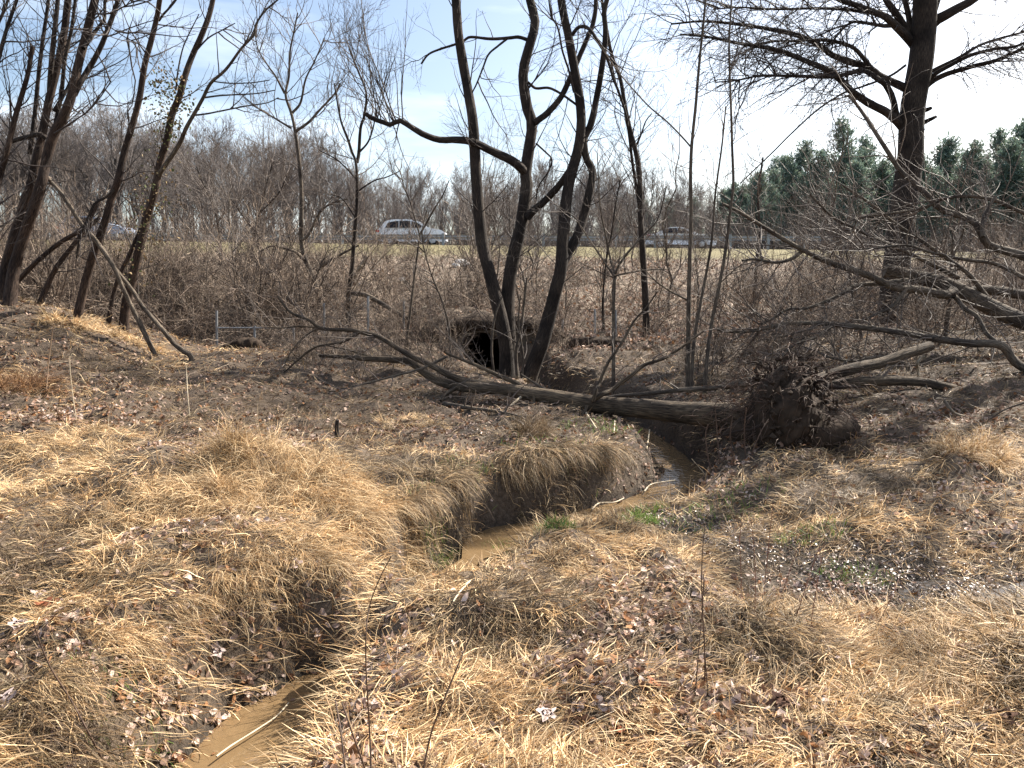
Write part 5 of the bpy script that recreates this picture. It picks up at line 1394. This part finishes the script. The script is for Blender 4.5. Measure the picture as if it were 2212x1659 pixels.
def blades(mb, p, d, L, w, C, g, n=4, droop=.25, clampz=True, wig=.10):
    """flat ribbons: (M) blades from p along d, bending down under their weight"""
    M = len(p); pts = [p]; seg = (L / (n - 1))[:, None]
    for s in range(n - 1):
        d = nrm(d + g.normal(0, wig, (M, 3)) + np.array([0, 0, -1.0]) * (droop * (.6 + .8 * s / n)))
        q = pts[-1] + d * seg
        if clampz:
            z = hz(q[:, 0], q[:, 1]) + .008 + .012 * g.random(M)
            low = q[:, 2] < z
            q[:, 2] = np.where(low, z, q[:, 2])
            d = nrm(q - pts[-1])
        pts.append(q)
    P = np.stack(pts, 1)
    sv = nrm(np.cross(nrm(P[:, -1] - P[:, 0]), nrm(g.normal(0, .5, (M, 3)) + np.array([0, -.3, 1.0]))))
    prof = np.array([.8, 1.0, .8, .12])[:n] if n == 4 else np.linspace(1, .15, n)
    wv = w[:, None] * prof[None]
    X = np.stack([P - sv[:, None] * wv[..., None], P + sv[:, None] * wv[..., None]], 2)
    idx = np.arange(M * n * 2).reshape(M, n, 2)
    Q = np.stack([idx[:, :-1, 0], idx[:, :-1, 1], idx[:, 1:, 1], idx[:, 1:, 0]], -1).reshape(-1, 4)
    shade = np.ones((1, n, 1, 1))
    mb.add(X.reshape(-1, 3), Q, None, np.repeat(C, n * 2, 0))

g = np.random.default_rng(4242)
def field(n, y0, y1, margin=1.25):
    y = np.exp(g.uniform(math.log(y0), math.log(y1), n)); x = g.uniform(-1, 1, n) * (.66 * margin * y + .5)
    return x, y
N = 280000
x, y = field(N, 1.7, 15.5)
dch = lookup(CDG, x, y); sl = lookup(slope, x, y)
leafy_ = fbm(x * 1.5 + 3, y * 1.5, 61, 3)
dens = sstep(.66, .46, leafy_)
wet = wetness(x, y)
# straw-covered ground in front and at the left, poorer and browner beyond, crown shade partly put into its colour
lush = np.maximum(sstep(8.6, 6.2, y), .75 * sstep(-3.2, -5.0, x) * sstep(5, 8, y)) 
dens = np.maximum(dens, .28) * (.66 + .34 * lush) * (1 - .85 * np.clip(wet * 1.3, 0, 1))
keep = (g.random(N) < dens) & (dch > .035)
x, y = x[keep], y[keep]; dch = dch[keep]; sl = sl[keep]; lush = lush[keep]
M = len(x)
dgx, dgy = -lookup(gx, x, y), -lookup(gy, x, y)
fa = 2 * np.pi * fbm(x * 1.3, y * 1.3, 71, 3) * 2.4
flow = np.stack([np.cos(fa) * .55 + .25, np.sin(fa) * .55 - .25], 1) + 1.3 * np.stack([dgx, dgy], 1)
jit = g.normal(0, .80, (M, 2)); flow = flow + jit
lk = g.integers(0, M // 14, M)                       # blades lie together in locks
first_ = np.zeros(M // 14, int); first_[lk] = np.arange(M)
nearest = np.argsort(np.floor(x / .05) * 1e4 + np.floor(y / .05) + 0 * x, kind='stable')
lockid = np.empty(M, int); lockid[nearest] = np.arange(M) // 9
rep = nearest[np.minimum(lockid * 9, M - 1)]
flow = .80 * flow[rep] + .20 * flow
flow = flow / np.maximum(np.linalg.norm(flow, axis=1, keepdims=True), 1e-6)
el = np.radians(np.clip(g.gamma(2.2, 9, M), 2, 80))
d = np.stack([flow[:, 0] * np.cos(el), flow[:, 1] * np.cos(el), np.sin(el)], 1)
L = g.uniform(.05, .20, M) * (.75 + .5 * fbm(x * .9, y * .9, 91)) * (1 + .3 * (sl > .5)) * np.where(dch < .14, .55, 1)
w = np.maximum(.0013 + .0010 * g.random(M), .00030 * y * g.uniform(.7, 1.3, M))
tone = fbm(x * 1.1 + 40, y * 1.1, 95, 3)
pick = g.random(M) < np.clip(lush * 1.15 - .05 - .9 * (tone < .40), .05, 1)
lt = g.uniform(.50, 1.35, M)[rep]
C = np.where(pick[:, None], STRAW[g.integers(0, 6, M)], OLD[g.integers(0, 6, M)]) * g.uniform(.75, 1.2, (M, 1)) * (lt * (.72 + .55 * tone))[:, None]
b = MB(); blades(b, np.stack([x, y, hz(x, y) + .004], 1), d, L, w, C, g, droop=.20, wig=.20)
b.build('dry_grass', M_GRASS, kind='stuff', label='matted dry straw-coloured grass covering the meadow')

# long grass hanging over the cut banks
cand = np.argwhere((CDG > .05) & (CDG < .34) & (slope > .6) & (ZZ - ZW > .20) & (cside > 0) & (YY < 7.7) & (YY > 2.4) & (np.abs(XX) < 3) & ((YY > 4.9) | (vnoise(XX * 3, YY * 3, 77) > -1)))
ii = cand[g.choice(len(cand), 16000, p=(lambda q: q / q.sum())(np.where(YY[cand[:, 0], cand[:, 1]] < 5, .6, 1.6)))]
x = XX[ii[:, 0], ii[:, 1]] + g.uniform(-.03, .03, len(ii)); y = YY[ii[:, 0], ii[:, 1]] + g.uniform(-.03, .03, len(ii))
dn = np.stack([-lookup(gx, x, y), -lookup(gy, x, y)], 1); dn = dn / np.maximum(np.linalg.norm(dn, axis=1, keepdims=True), 1e-6)
M = len(x)
cl = vnoise(x * 7, y * 7, 15) > .42; x, y, dn = x[cl], y[cl], dn[cl]; M = len(x)
dn = dn + g.normal(0, .35, (M, 2))
# fibres start a little uphill of the lip and fall over it
sx, sy = x - dn[:, 0] * .13, y - dn[:, 1] * .13
d = nrm(np.stack([dn[:, 0], dn[:, 1], g.uniform(.0, .5, M)], 1))
L = g.uniform(.10, .30, M) * np.where(y < 5, .75, 1.35)
C = np.where((g.random(M) < np.where(y < 5.6, .8, .35))[:, None], STRAW[g.integers(0, 6, M)], OLD[g.integers(0, 6, M)]) * g.uniform(.6, 1.1, (M, 1))
b = MB(); blades(b, np.stack([sx, sy, hz(sx, sy) + .02], 1), d, L, np.maximum(.0016, .0004 * y) * g.uniform(.7, 1.3, M), C, g, n=6, droop=.34, wig=.16)
b.build('hanging_grass', M_GRASS, kind='stuff', label='long dry grass hanging over the cut creek banks')

# separate tussocks
def tussock(px, py, r, h, n, lab, lean=(0, 0), pal=STRAW, upright=.5, pos=None):
    p = hit(px, py) if pos is None else pos
    gg = np.random.default_rng(int(px * 3 + py))
    a = gg.uniform(0, 2 * np.pi, n); q = r * np.sqrt(gg.random(n)) * (.65 + .6 * vnoise(np.cos(a) * 2 + px, np.sin(a) * 2 + py, 3))
    x, y = p[0] + np.cos(a) * q, p[1] + np.sin(a) * q
    o = np.stack([np.cos(a), np.sin(a)], 1)
    el = np.radians(gg.uniform(5, 85, n) * upright + 8); o = o + gg.normal(0, .55, o.shape)
    d = nrm(np.stack([o[:, 0] * np.cos(el) + lean[0], o[:, 1] * np.cos(el) + lean[1], np.sin(el)], 1))
    nl_ = max(1, n // 22); li_ = gg.integers(0, nl_, n); ri_ = li_
    a0_ = gg.uniform(0, 2 * np.pi, nl_); q0_ = r * np.sqrt(gg.random(nl_)); e0_ = np.radians(gg.uniform(0, 80, nl_) * upright + 6); t0_ = a0_ + gg.normal(0, 1.2, nl_)
    x, y = p[0] + np.cos(a0_)[li_] * q0_[li_] + gg.normal(0, .022, n), p[1] + np.sin(a0_)[li_] * q0_[li_] + gg.normal(0, .022, n); q = q0_[li_]
    ee = e0_[li_] + gg.normal(0, .16, n); tt_ = t0_[li_] + gg.normal(0, .25, n)
    d = nrm(np.stack([np.cos(tt_) * np.cos(ee) + lean[0], np.sin(tt_) * np.cos(ee) + lean[1], np.sin(ee)], 1))
    L = h * .8 * gg.uniform(.45, 1.4, nl_)[li_] * gg.uniform(.75, 1.2, n)
    C = pal[gg.integers(0, len(pal), n)] * gg.uniform(.7, 1.15, (n, 1)) * gg.uniform(.6, 1.25, nl_)[li_][:, None]
    b = MB(); z = hz(x, y) + .02 + h * .45 * np.clip(1 - q / r, 0, 1) * gg.random(n)
    blades(b, np.stack([x, y, z], 1), d, L, np.maximum(.0016, .00036 * p[1]) * gg.uniform(.6, 1.4, n), C, gg, n=5, droop=.30, wig=.20)
    ob = b.build('grass_tussock', M_GRASS, loc=p, label=lab, cat='grass tuft')
    return p
tussock(545, 1010, .46, .30, 3000, 'tallest golden grass tussock, bulging up left of centre', (-.5, .1), upright=.6)
tussock(512, 985, .13, .36, 700, 'pointed peak of upright straw rising from the tallest golden tussock', (0, .1), upright=1.0)
tussock(640, 1060, .45, .30, 2200, 'broad golden tussock just right of the pointed one', (.3, -.3))
tussock(470, 1075, .40, .26, 1800, 'low golden tussock just left below the pointed one', (-.2, -.3))
tussock(760, 1090, .45, .24, 1800, 'golden tussock sloping down towards the creek, right of the broad one', (.4, -.3))
tussock(300, 1120, .40, .22, 1500, 'pale grass mound left of the golden tussocks', (.2, -.3))
tussock(150, 960, .5, .22, 1500, 'straw mound near the left edge beyond the leafy patch', (.2, -.2))
tussock(560, 1190, .4, .20, 1300, 'pale sprawling grass mound below the golden tussocks', (.4, -.3))
tussock(1650, 1375, .26, .22, 1500, 'brown tussock with red stems at lower right', (.3, -.4), pal=np.vstack([OLD, STRAW[:3]]))
tussock(1325, 1165, .25, .17, 1100, 'small brown hummock of grass beside the wet leaves', (.2, -.3), pal=np.vstack([OLD[:3], STRAW[:3]]))
tussock(2100, 985, .30, .28, 1400, 'golden upright tussock at the right edge of the shadow', (.1, -.1), upright=.9)
tussock(2080, 1420, .30, .20, 1300, 'low brown tussock near the right edge', (.3, -.4), pal=np.vstack([OLD[:3], STRAW[:3]]))
tussock(1270, 1240, .24, .13, 800, 'flattened tan tussock above the creek pool on its right', (.3, -.3), pal=STRAW)
tussock(1140, 945, .22, .34, 700, 'dark reddish tuft of dead weeds on the low island beside the creek', (0, 0), pal=OLD, upright=1.0)
tussock(960, 1040, .34, .22, 1400, 'olive drooping tussock at the edge of the overhanging bank', (.2, -.6), pal=np.vstack([OLD, STRAW[:2]]))
tussock(1180, 1020, .34, .22, 1400, 'brown drooping tussock on the crest of the overhanging bank', (.2, -.6), pal=np.vstack([OLD, STRAW[:2]]))
tussock(930, 1210, .20, .16, 900, 'brown grass clump hanging beside the creek pool', (.5, -.5), pal=np.vstack([OLD, STRAW[:2]]))
tussock(880, 920, .4, .16, 900, 'pale low tussock on the flat before the fallen crown', (.2, -.2), pal=np.vstack([OLD[:3], STRAW[:3]]))
tussock(150, 705, .4, .26, 900, 'golden tussock on the ridge under the leaning trees', (.4, -.2))
tussock(280, 740, .5, .22, 900, 'straw tussock on the slope below the vine-covered tree', (.4, -.2))
tussock(30, 850, .35, .45, 900, 'tall reddish brown weeds at the left edge', (0, 0), pal=OLD * np.array([1.2, .95, .8]), upright=1.0)

# green grass
b = MB()
for px, py, r, n in [(1085, 1197, .12, 700), (1105, 1190, .08, 350), (1200, 1140, .10, 300), (1390, 1108, .18, 200), (1345, 1130, .14, 100), (1395, 1128, .08, 200), (1560, 1110, .25, 110), (1480, 1150, .2, 90), (1620, 1075, .25, 80), (930, 1185, .12, 150), (1290, 925, .35, 130), (1180, 955, .4, 120), (1750, 1160, .2, 150), (300, 1640, .18, 200), (1010, 1030, .2, 120), (1850, 1250, .2, 120), (930, 1090, .15, 120)]:
    p = hit(px, py); a = g.uniform(0, 2 * np.pi, n); q = r * np.sqrt(g.random(n))
    x, y = p[0] + np.cos(a) * q * 1.3, p[1] + np.sin(a) * q
    d = nrm(np.stack([g.normal(0, .5, n), g.normal(0, .5, n), np.ones(n)], 1))
    C = np.array([(.12, .20, .035), (.17, .25, .05), (.09, .15, .03), (.22, .27, .08)])[g.integers(0, 4, n)] * g.uniform(.8, 1.2, (n, 1))
    blades(b, np.stack([x, y, hz(x, y)], 1), d, g.uniform(.04, .11, n), np.maximum(.0013, .0004 * y), C, g, n=4, droop=.2)
b.build('green_grass', M_GREEN, kind='stuff', label='fresh green grass sprouting along the wet creek edge')

# ------------------------------------------------------------------ fallen leaves
PALE = np.array([(.46, .34, .27), (.36, .24, .18), (.54, .42, .35), (.27, .17, .115), (.40, .30, .25), (.20, .105, .06), (.17, .11, .08), (.30, .15, .07)])
def litter_leaves(mb, n, y0, y1, size, flt, pal=PALE, lift=.02, tilt=.45, margin=1.25):
    x, y = field(n, y0, y1, margin)
    lf = fbm(x * 1.5 + 3, y * 1.5, 61, 3)
    k = (g.random(n) < flt(x, y, lf)) & (lookup(CDG, x, y) > .0)
    x, y = x[k], y[k]; m = len(x)
    c = np.stack([x, y, hz(x, y) + lift * g.random(m) + .006], 1)
    up = nrm(np.stack([-lookup(gx, x, y), -lookup(gy, x, y), np.ones(m)], 1) + g.normal(0, tilt, (m, 3)))
    d = nrm(np.cross(up, g.normal(0, 1, (m, 3))))
    leaves(mb, c, d, up, g.uniform(size[0], size[1], m) * (1 + .02 * y), pal, g, curl=.5, fold=.5)
b = MB()
litter_leaves(b, 44000, 1.8, 9, (.018, .056), lambda x, y, l: np.clip(sstep(.50, .62, l) * .95 + .05, 0, 1) * (.35 + .9 * vnoise(x * 6, y * 6, 88)), lift=.02, tilt=.6)
litter_leaves(b, 20000, 7, 17, (.03, .06), lambda x, y, l: np.clip(.4 + .5 * sstep(.4, .6, l), 0, 1), lift=.03, pal=PALE * np.array([.62, .58, .55]))  # middle-ground leaves in a dimmed palette that carries the crown shade
litter_leaves(b, 26000, 15.5, 42, (.06, .10), lambda x, y, l: .3 + .7 * sstep(-2, 3, x) * sstep(14, 6, x), lift=.05, tilt=.8)
# a few afloat on the creek
ci = g.integers(2, 100, 70); tq = g.uniform(-.8, .8, 70); hw_ = np.interp(np.linspace(0, 1, 140), np.linspace(0, 1, len(cpts)), cpar[:, 0])
fx = cs[ci] + nn[ci] * (np.sign(tq) * np.abs(tq) ** .4 * np.maximum(hw_[ci], .02))[:, None]; fx[:, 2] = ZW + .004
leaves(b, fx, nrm(np.c_[g.normal(0, 1, (70, 2)), np.zeros(70)]), nrm(g.normal(0, .12, (70, 3)) + np.array([0, 0, 1.])), g.uniform(.012, .04, 70), PALE * .6, g, curl=.2, fold=.2)
b.build('leaf_litter', M_LEAF, kind='stuff', label='fallen brown and pale leaves scattered over the ground')
b = MB()
litter_leaves(b, 60000, 3.4, 8.6, (.014, .034), lambda x, y, l: np.clip(wetness(x, y) * 1.2 - .1, 0, .9), pal=PALE * .55, lift=.02, tilt=.30)
b.build('wet_leaves', M_WETLEAF, kind='stuff', label='wet shiny leaves lying in the soaked hollow')

# broken twigs strewn over the ground
n = 2600
x, y = field(n, 2.2, 15.5); k = lookup(CDG, x, y) > .05; x, y = x[k], y[k]; n = len(x)
az = g.uniform(0, 2 * np.pi, n); L = g.uniform(.06, .42, n); pts = []
for t in np.linspace(-.5, .5, 5):
    qx = x + np.cos(az) * L * t + g.normal(0, .006, n); qy = y + np.sin(az) * L * t + g.normal(0, .006, n); pts.append(np.stack([qx, qy, hz(qx, qy) + .016 + .02 * g.random(n)], 1))
b = MB(); tubes(b, np.stack(pts, 1), np.linspace(1, .5, 5)[None] * (.0014 + .0003 * y * g.uniform(.4, 1.2, n))[:, None], 4, SHC[g.integers(0, 5, n)] * g.uniform(.6, 1.2, (n, 1)))
b.build('fallen_twigs', M_SHRUB, kind='stuff', label='broken dead twigs strewn over the ground')
# roots and dead stems hanging over the culvert lip
n = 520
x = XC + g.uniform(-1.55, 1.45, n); y = YC + g.uniform(-.12, .35, n); p = np.stack([x, y, hz(x, np.maximum(y, YC + .45)) + g.uniform(-.05, .14, n)], 1)
d = nrm(np.stack([g.normal(0, .5, n), -np.abs(g.normal(.5, .3, n)), g.normal(.15, .4, n)], 1)); L = g.uniform(.15, .7, n); pts = [p]
for s in range(6):
    d = nrm(d + g.normal(0, .2, (n, 3)) + np.array([0, 0, -.28])); pts.append(pts[-1] + d * (L / 6)[:, None])
b = MB(); tubes(b, np.stack(pts, 1), np.linspace(1, .4, 7)[None] * g.uniform(.003, .007, (n, 1)), 3, SHC[g.integers(0, 4, n)])
b.build('hanging_roots', M_SHRUB, kind='stuff', label='thin roots and dead stems hanging over the culvert lip')
for px, y, k, sc in [(892, 16.2, 2, .7), (925, 16.0, 0, .6), (965, 15.8, 4, .5), (1180, 16.2, 0, .6), (1225, 16.4, 2, .65), (860, 16.6, 6, .7), (1005, 18.6, 1, .8), (1100, 18.5, 3, .9), (940, 18.4, 5, .9), (1190, 18.6, 5, .8)]:
    shrub((px - W / 2) / F * y, y, k, sc, 'twiggy bare shrub growing close round the culvert headwall', 'shrubs round the culvert')

# larger single leaves near the camera
LF = [(127, 1585, .10, 0, 'large pale leaf lying crumpled at the bottom left'), (175, 1640, .11, 0, 'pale pinkish leaf at the very bottom left edge'), (105, 1315, .085, 3, 'russet leaf on the grass near the left edge'), (90, 1295, .09, 1, 'grey-pink leaf above the russet one near the left edge'),
      (35, 1360, .07, 0, 'pale curled leaf by the left edge'), (20, 1520, .08, 0, 'pale upturned leaf at the left edge, lower down'), (145, 1565, .08, 3, 'dark red curled leaf beside the large pale one'), (1260, 1570, .10, 2, 'dark brown broad leaf standing upright at bottom centre'),
      (1345, 1592, .08, 3, 'orange-brown upright leaf right of the dark broad one'), (1415, 1495, .07, 3, 'brown leaf on edge below the half-buried dark wood'), (1620, 1430, .06, 0, 'pale leaf caught under the brown tussock with red stems'), (1250, 1440, .08, 2, 'dark curled leaf heap in the grass at bottom centre'),
      (1690, 1530, .08, 2, 'brown leaf at lower right below the brown tussock'), (470, 1415, .07, 0, 'pale leaf at the edge of the left creek bank'), (640, 1230, .08, 1, 'brown leaf on the pale sprawling grass mound'), (860, 1460, .06, 0, 'small white leaf on the grass right of the creek narrows'),
      (2170, 1560, .08, 2, 'dark leaf near the right edge at the bottom'), (1180, 1555, .07, 0, 'pale leaf left of the dark broad leaf at bottom centre')]
LC = [(.55, .44, .40), (.38, .29, .26), (.11, .06, .04), (.27, .10, .05)]
for k, (px, py, s, c_, lab) in enumerate(LF):
    p = hit(px, py); gg = np.random.default_rng(k + 40)
    b = MB(); up = nrm(gg.normal(0, .45, (1, 3)) + np.array([0, -.35, 1.0])); d = nrm(np.cross(up, gg.normal(0, 1, (1, 3))))
    # lobed outline: centre rib plus lobes
    sv = np.cross(d, up)[0]; d = d[0]; up = up[0]; n = 17; c0 = p + up * .035
    t = np.linspace(0, 2 * np.pi, n, endpoint=False); rr_ = s * .5 * (1 + .28 * np.cos(5 * t + .4) + .10 * gg.normal(0, 1, n))
    V = [c0]; 
    for f, bend in ((.5, .1), (1.0, .28)):
        V += [c0 + (d * math.cos(a) * 1.15 + sv * math.sin(a)) * r * f + up * (bend * r * (math.sin(2 * a + k) * .7 + gg.normal(0, .25))) for a, r in zip(t, rr_)]
    i_ = np.arange(n)
    b.add(V, np.stack([1 + i_, 1 + (i_ + 1) % n, 1 + n + (i_ + 1) % n, 1 + n + i_], 1), np.stack([np.zeros(n, int), 1 + i_, 1 + (i_ + 1) % n], 1), LC[c_])
    b.build('dead_leaf', M_LEAF, loc=p, label=lab, cat='leaf', group='larger dead leaves in the near grass')

# ------------------------------------------------------------------ weed stems, sticks
def stem(pts, w0, w1, lab, mat=M_STEM, name='weed_stem', cat='weed', Y=None, buds=0, ground=True):
    bp = hit(*pts[0]) if Y is None else at(*pts[0], Y)
    T = Tree(name, lab, cat, bp, seed=int(pts[0][0]))
    C, r = T.limb('stem', pts, w0 * (1.3 if mat is M_STEM else .75), w1 * (1.3 if mat is M_STEM else .75), bp[1], mat, ground=ground, sides=6, rough=.05)
    if buds:
        b = MB(); A, ra = grow(C[None], r[None], buds, T.g, (.2, .98), (20, 60), (.02, .10), False, 4, .1, .05, rabs=(.0010, .0018)); tubes(b, A, ra, 3); b.build('side_shoots', mat, T.root, kind='stuff')
    return T
stem([(909, 1700), (929, 1593), (951, 1532), (987, 1443), (1014, 1379), (1046, 1310)], 4.2, 2, 'long dark stem leaning right across the grass at bottom centre', buds=3)
stem([(803, 1700), (798, 1573), (793, 1490), (790, 1421), (791, 1365), (798, 1310), (818, 1254), (845, 1202)], 4.2, 1.6, 'long dark stem curving right over the creek narrows')
stem([(750, 1700), (735, 1573), (725, 1515)], 4.0, 3, 'short dark straight stem at bottom centre, left of a pair')
stem([(800, 1700), (757, 1573), (739, 1518)], 3.8, 3, 'short dark leaning stem at bottom centre, right of a pair')
stem([(240, 1690), (216, 1631), (186, 1573), (150, 1507), (111, 1446), (86, 1387), (72, 1343)], 5.0, 2.2, 'dark woody stem leaning left at the bottom left', buds=8)
stem([(1522, 1486), (1522, 1393), (1516, 1282), (1517, 1199), (1524, 1127)], 3.0, 1.4, 'tallest thin weed stem in the grass right of centre', buds=5)
stem([(1502, 1501), (1508, 1420), (1515, 1340), (1522, 1250)], 2.6, 1.2, 'thin weed stem just left of the tallest one right of centre')
stem([(1529, 1503), (1524, 1430), (1518, 1330), (1520, 1240)], 2.6, 1.2, 'thin weed stem just right of the tallest one right of centre')
RS = 'reddish stems growing from the brown tussock'
RD = mat_plain('red_stem', (.16, .055, .032), .6, .3, 10)
for pts, lab in [([(1630, 1335), (1632, 1260), (1629, 1190), (1622, 1120)], 'reddish stem furthest left of the brown tussock group'), ([(1649, 1312), (1654, 1240), (1662, 1160), (1670, 1085)], 'reddish stem second from left of the brown tussock group'),
                 ([(1716, 1348), (1732, 1296), (1754, 1227), (1776, 1163), (1793, 1099), (1809, 1038)], 'tallest reddish stem slanting right out of the brown tussock'), ([(1750, 1370), (1759, 1296), (1773, 1221), (1782, 1160)], 'reddish stem right of the slanting tall one'),
                 ([(1675, 1330), (1700, 1250), (1720, 1190)], 'thin reddish stem in the middle of the brown tussock group'), ([(1890, 1365), (1912, 1318), (1931, 1279), (1945, 1240)], 'short reddish stem standing alone right of the brown tussock group'), ([(1600, 1312), (1601, 1250), (1598, 1170), (1603, 1110)], 'thin reddish stem near the small wet leaves left of the tussock')]:
    stem(pts, 2.8, 1.3, lab, RD, buds=6)
for pts, lab in [([(1574, 1099), (1560, 1072), (1547, 1052), (1515, 1015), (1494, 991)], 'pale stem leaning left over the dark creek bend'), ([(1549, 1055), (1535, 1010), (1530, 990), (1524, 940), (1530, 915)], 'thin upright weed before the dark root plate, left one'),
                 ([(1561, 1060), (1555, 1002), (1547, 914), (1545, 880)], 'thin upright weed before the dark root plate, second from left'), ([(1590, 1058), (1584, 1000), (1578, 940), (1582, 900)], 'thin upright weed before the dark root plate, third from left'),
                 ([(1606, 1060), (1618, 1000), (1640, 940), (1660, 905)], 'thin weed leaning right before the dark root plate'), ([(1625, 1055), (1612, 1000), (1608, 930), (1612, 880)], 'thin upright weed before the dark root plate, rightmost')]:
    stem(pts, 3.0, 1.5, lab, M_STEM if 'pale' not in lab else M_STEM_PALE, Y=7.4, buds=9, ground=True)
stem([(410, 903), (406, 860), (403, 808), (402, 790)], 3.0, 2.2, 'pale thin reed standing on the bare slope at left', M_STEM_PALE, 'reed_stem', 'reed')
stem([(165, 910), (158, 860), (152, 808), (150, 770)], 3.0, 2, 'pale reed left of the other pale reed on the slope', M_STEM_PALE, 'reed_stem', 'reed')
stem([(100, 848), (104, 790), (112, 725), (116, 700)], 5, 3, 'broken-topped brown reed at the left below the leaning trees', mat_plain('reed_brown', (.28, .19, .12), .7, .3, 9), 'reed_stem', 'reed')
stem([(236, 935), (235, 900), (250, 870), (262, 825)], 2.4, 1.4, 'bent pale reed between the two straight pale reeds', M_STEM_PALE, 'reed_stem', 'reed')
for pts, w, lab, mt in [
    ([(1015, 1266), (1005, 1278), (998, 1285), (988, 1298), (979, 1312)], 5, 'short white stick poking into the creek pool on its right', M_STEM_PALE), ([(470, 1680), (502, 1656), (557, 1620), (599, 1590), (625, 1560)], 5, 'long white stem lying over the creek at the bottom', M_STEM_PALE),
    ([(1278, 1124), (1294, 1099), (1325, 1108), (1347, 1094)], 4, 'bent yellow stick lying in the creek before the overhanging bank', M_STEM_PALE), ([(1391, 1082), (1405, 1061), (1430, 1062), (1458, 1058)], 4, 'bent yellow stick lying in the creek by the dark bend', M_STEM_PALE),
    ([(1264, 894), (1276, 912), (1289, 932)], 4, 'white stick leaning on the bank under the fallen trunk', M_STEM_PALE), ([(1328, 915), (1326, 942)], 3.4, 'short white twig upright beneath the fallen trunk', M_STEM_PALE), ([(1403, 944), (1397, 975)], 3.4, 'white twig upright on the dark bank left of the root plate', M_STEM_PALE),
    ([(840, 1515), (900, 1490), (960, 1478)], 3, 'thin straw stalk lying at bottom centre', M_STEM_PALE), ([(1160, 1660), (1230, 1600), (1330, 1550)], 3, 'thin straw stalk lying at the bottom right of centre', M_STEM_PALE), ([(640, 1320), (700, 1310), (770, 1300)], 2.6, 'thin straw stalk lying across the left bank', M_STEM_PALE)]:
    P = []
    for q in pts:
        p = hit(*q); P.append(np.array([p[0], p[1], max(p[2], ZW) + .03]))
    T = Tree('dead_stick', lab, 'stick', P[0], seed=int(pts[0][0]) + 9)
    T.limb3('stem', P, w / 2 / F * P[0][1], w / 3 / F * P[0][1], mt, twig=False, sides=6, n=12)
P = [hit(1415, 1395), hit(1460, 1408), hit(1505, 1424), hit(1560, 1438)]
T = Tree('rotten_wood', 'short dark piece of rotten wood half buried in grass right of centre', 'log', P[0], seed=91)
T.limb3('stem', [p + np.array([0, 0, .015]) for p in P], .014, .022, M_BARK_DARK, twig=False, sides=9, n=14, rough=.2, cap=True)
p = hit(728, 952)
T = Tree('dead_stump', 'small black upright stump on the leafy flat behind the tussocks', 'stump', p, seed=92)
T.limb3('stem', [p - np.array([0, 0, .05]), p + np.array([0, 0, .1]), p + np.array([.01, 0, .2])], .03, .018, M_BARK_DARK, twig=False, sides=9, n=9, rough=.2, cap=True)
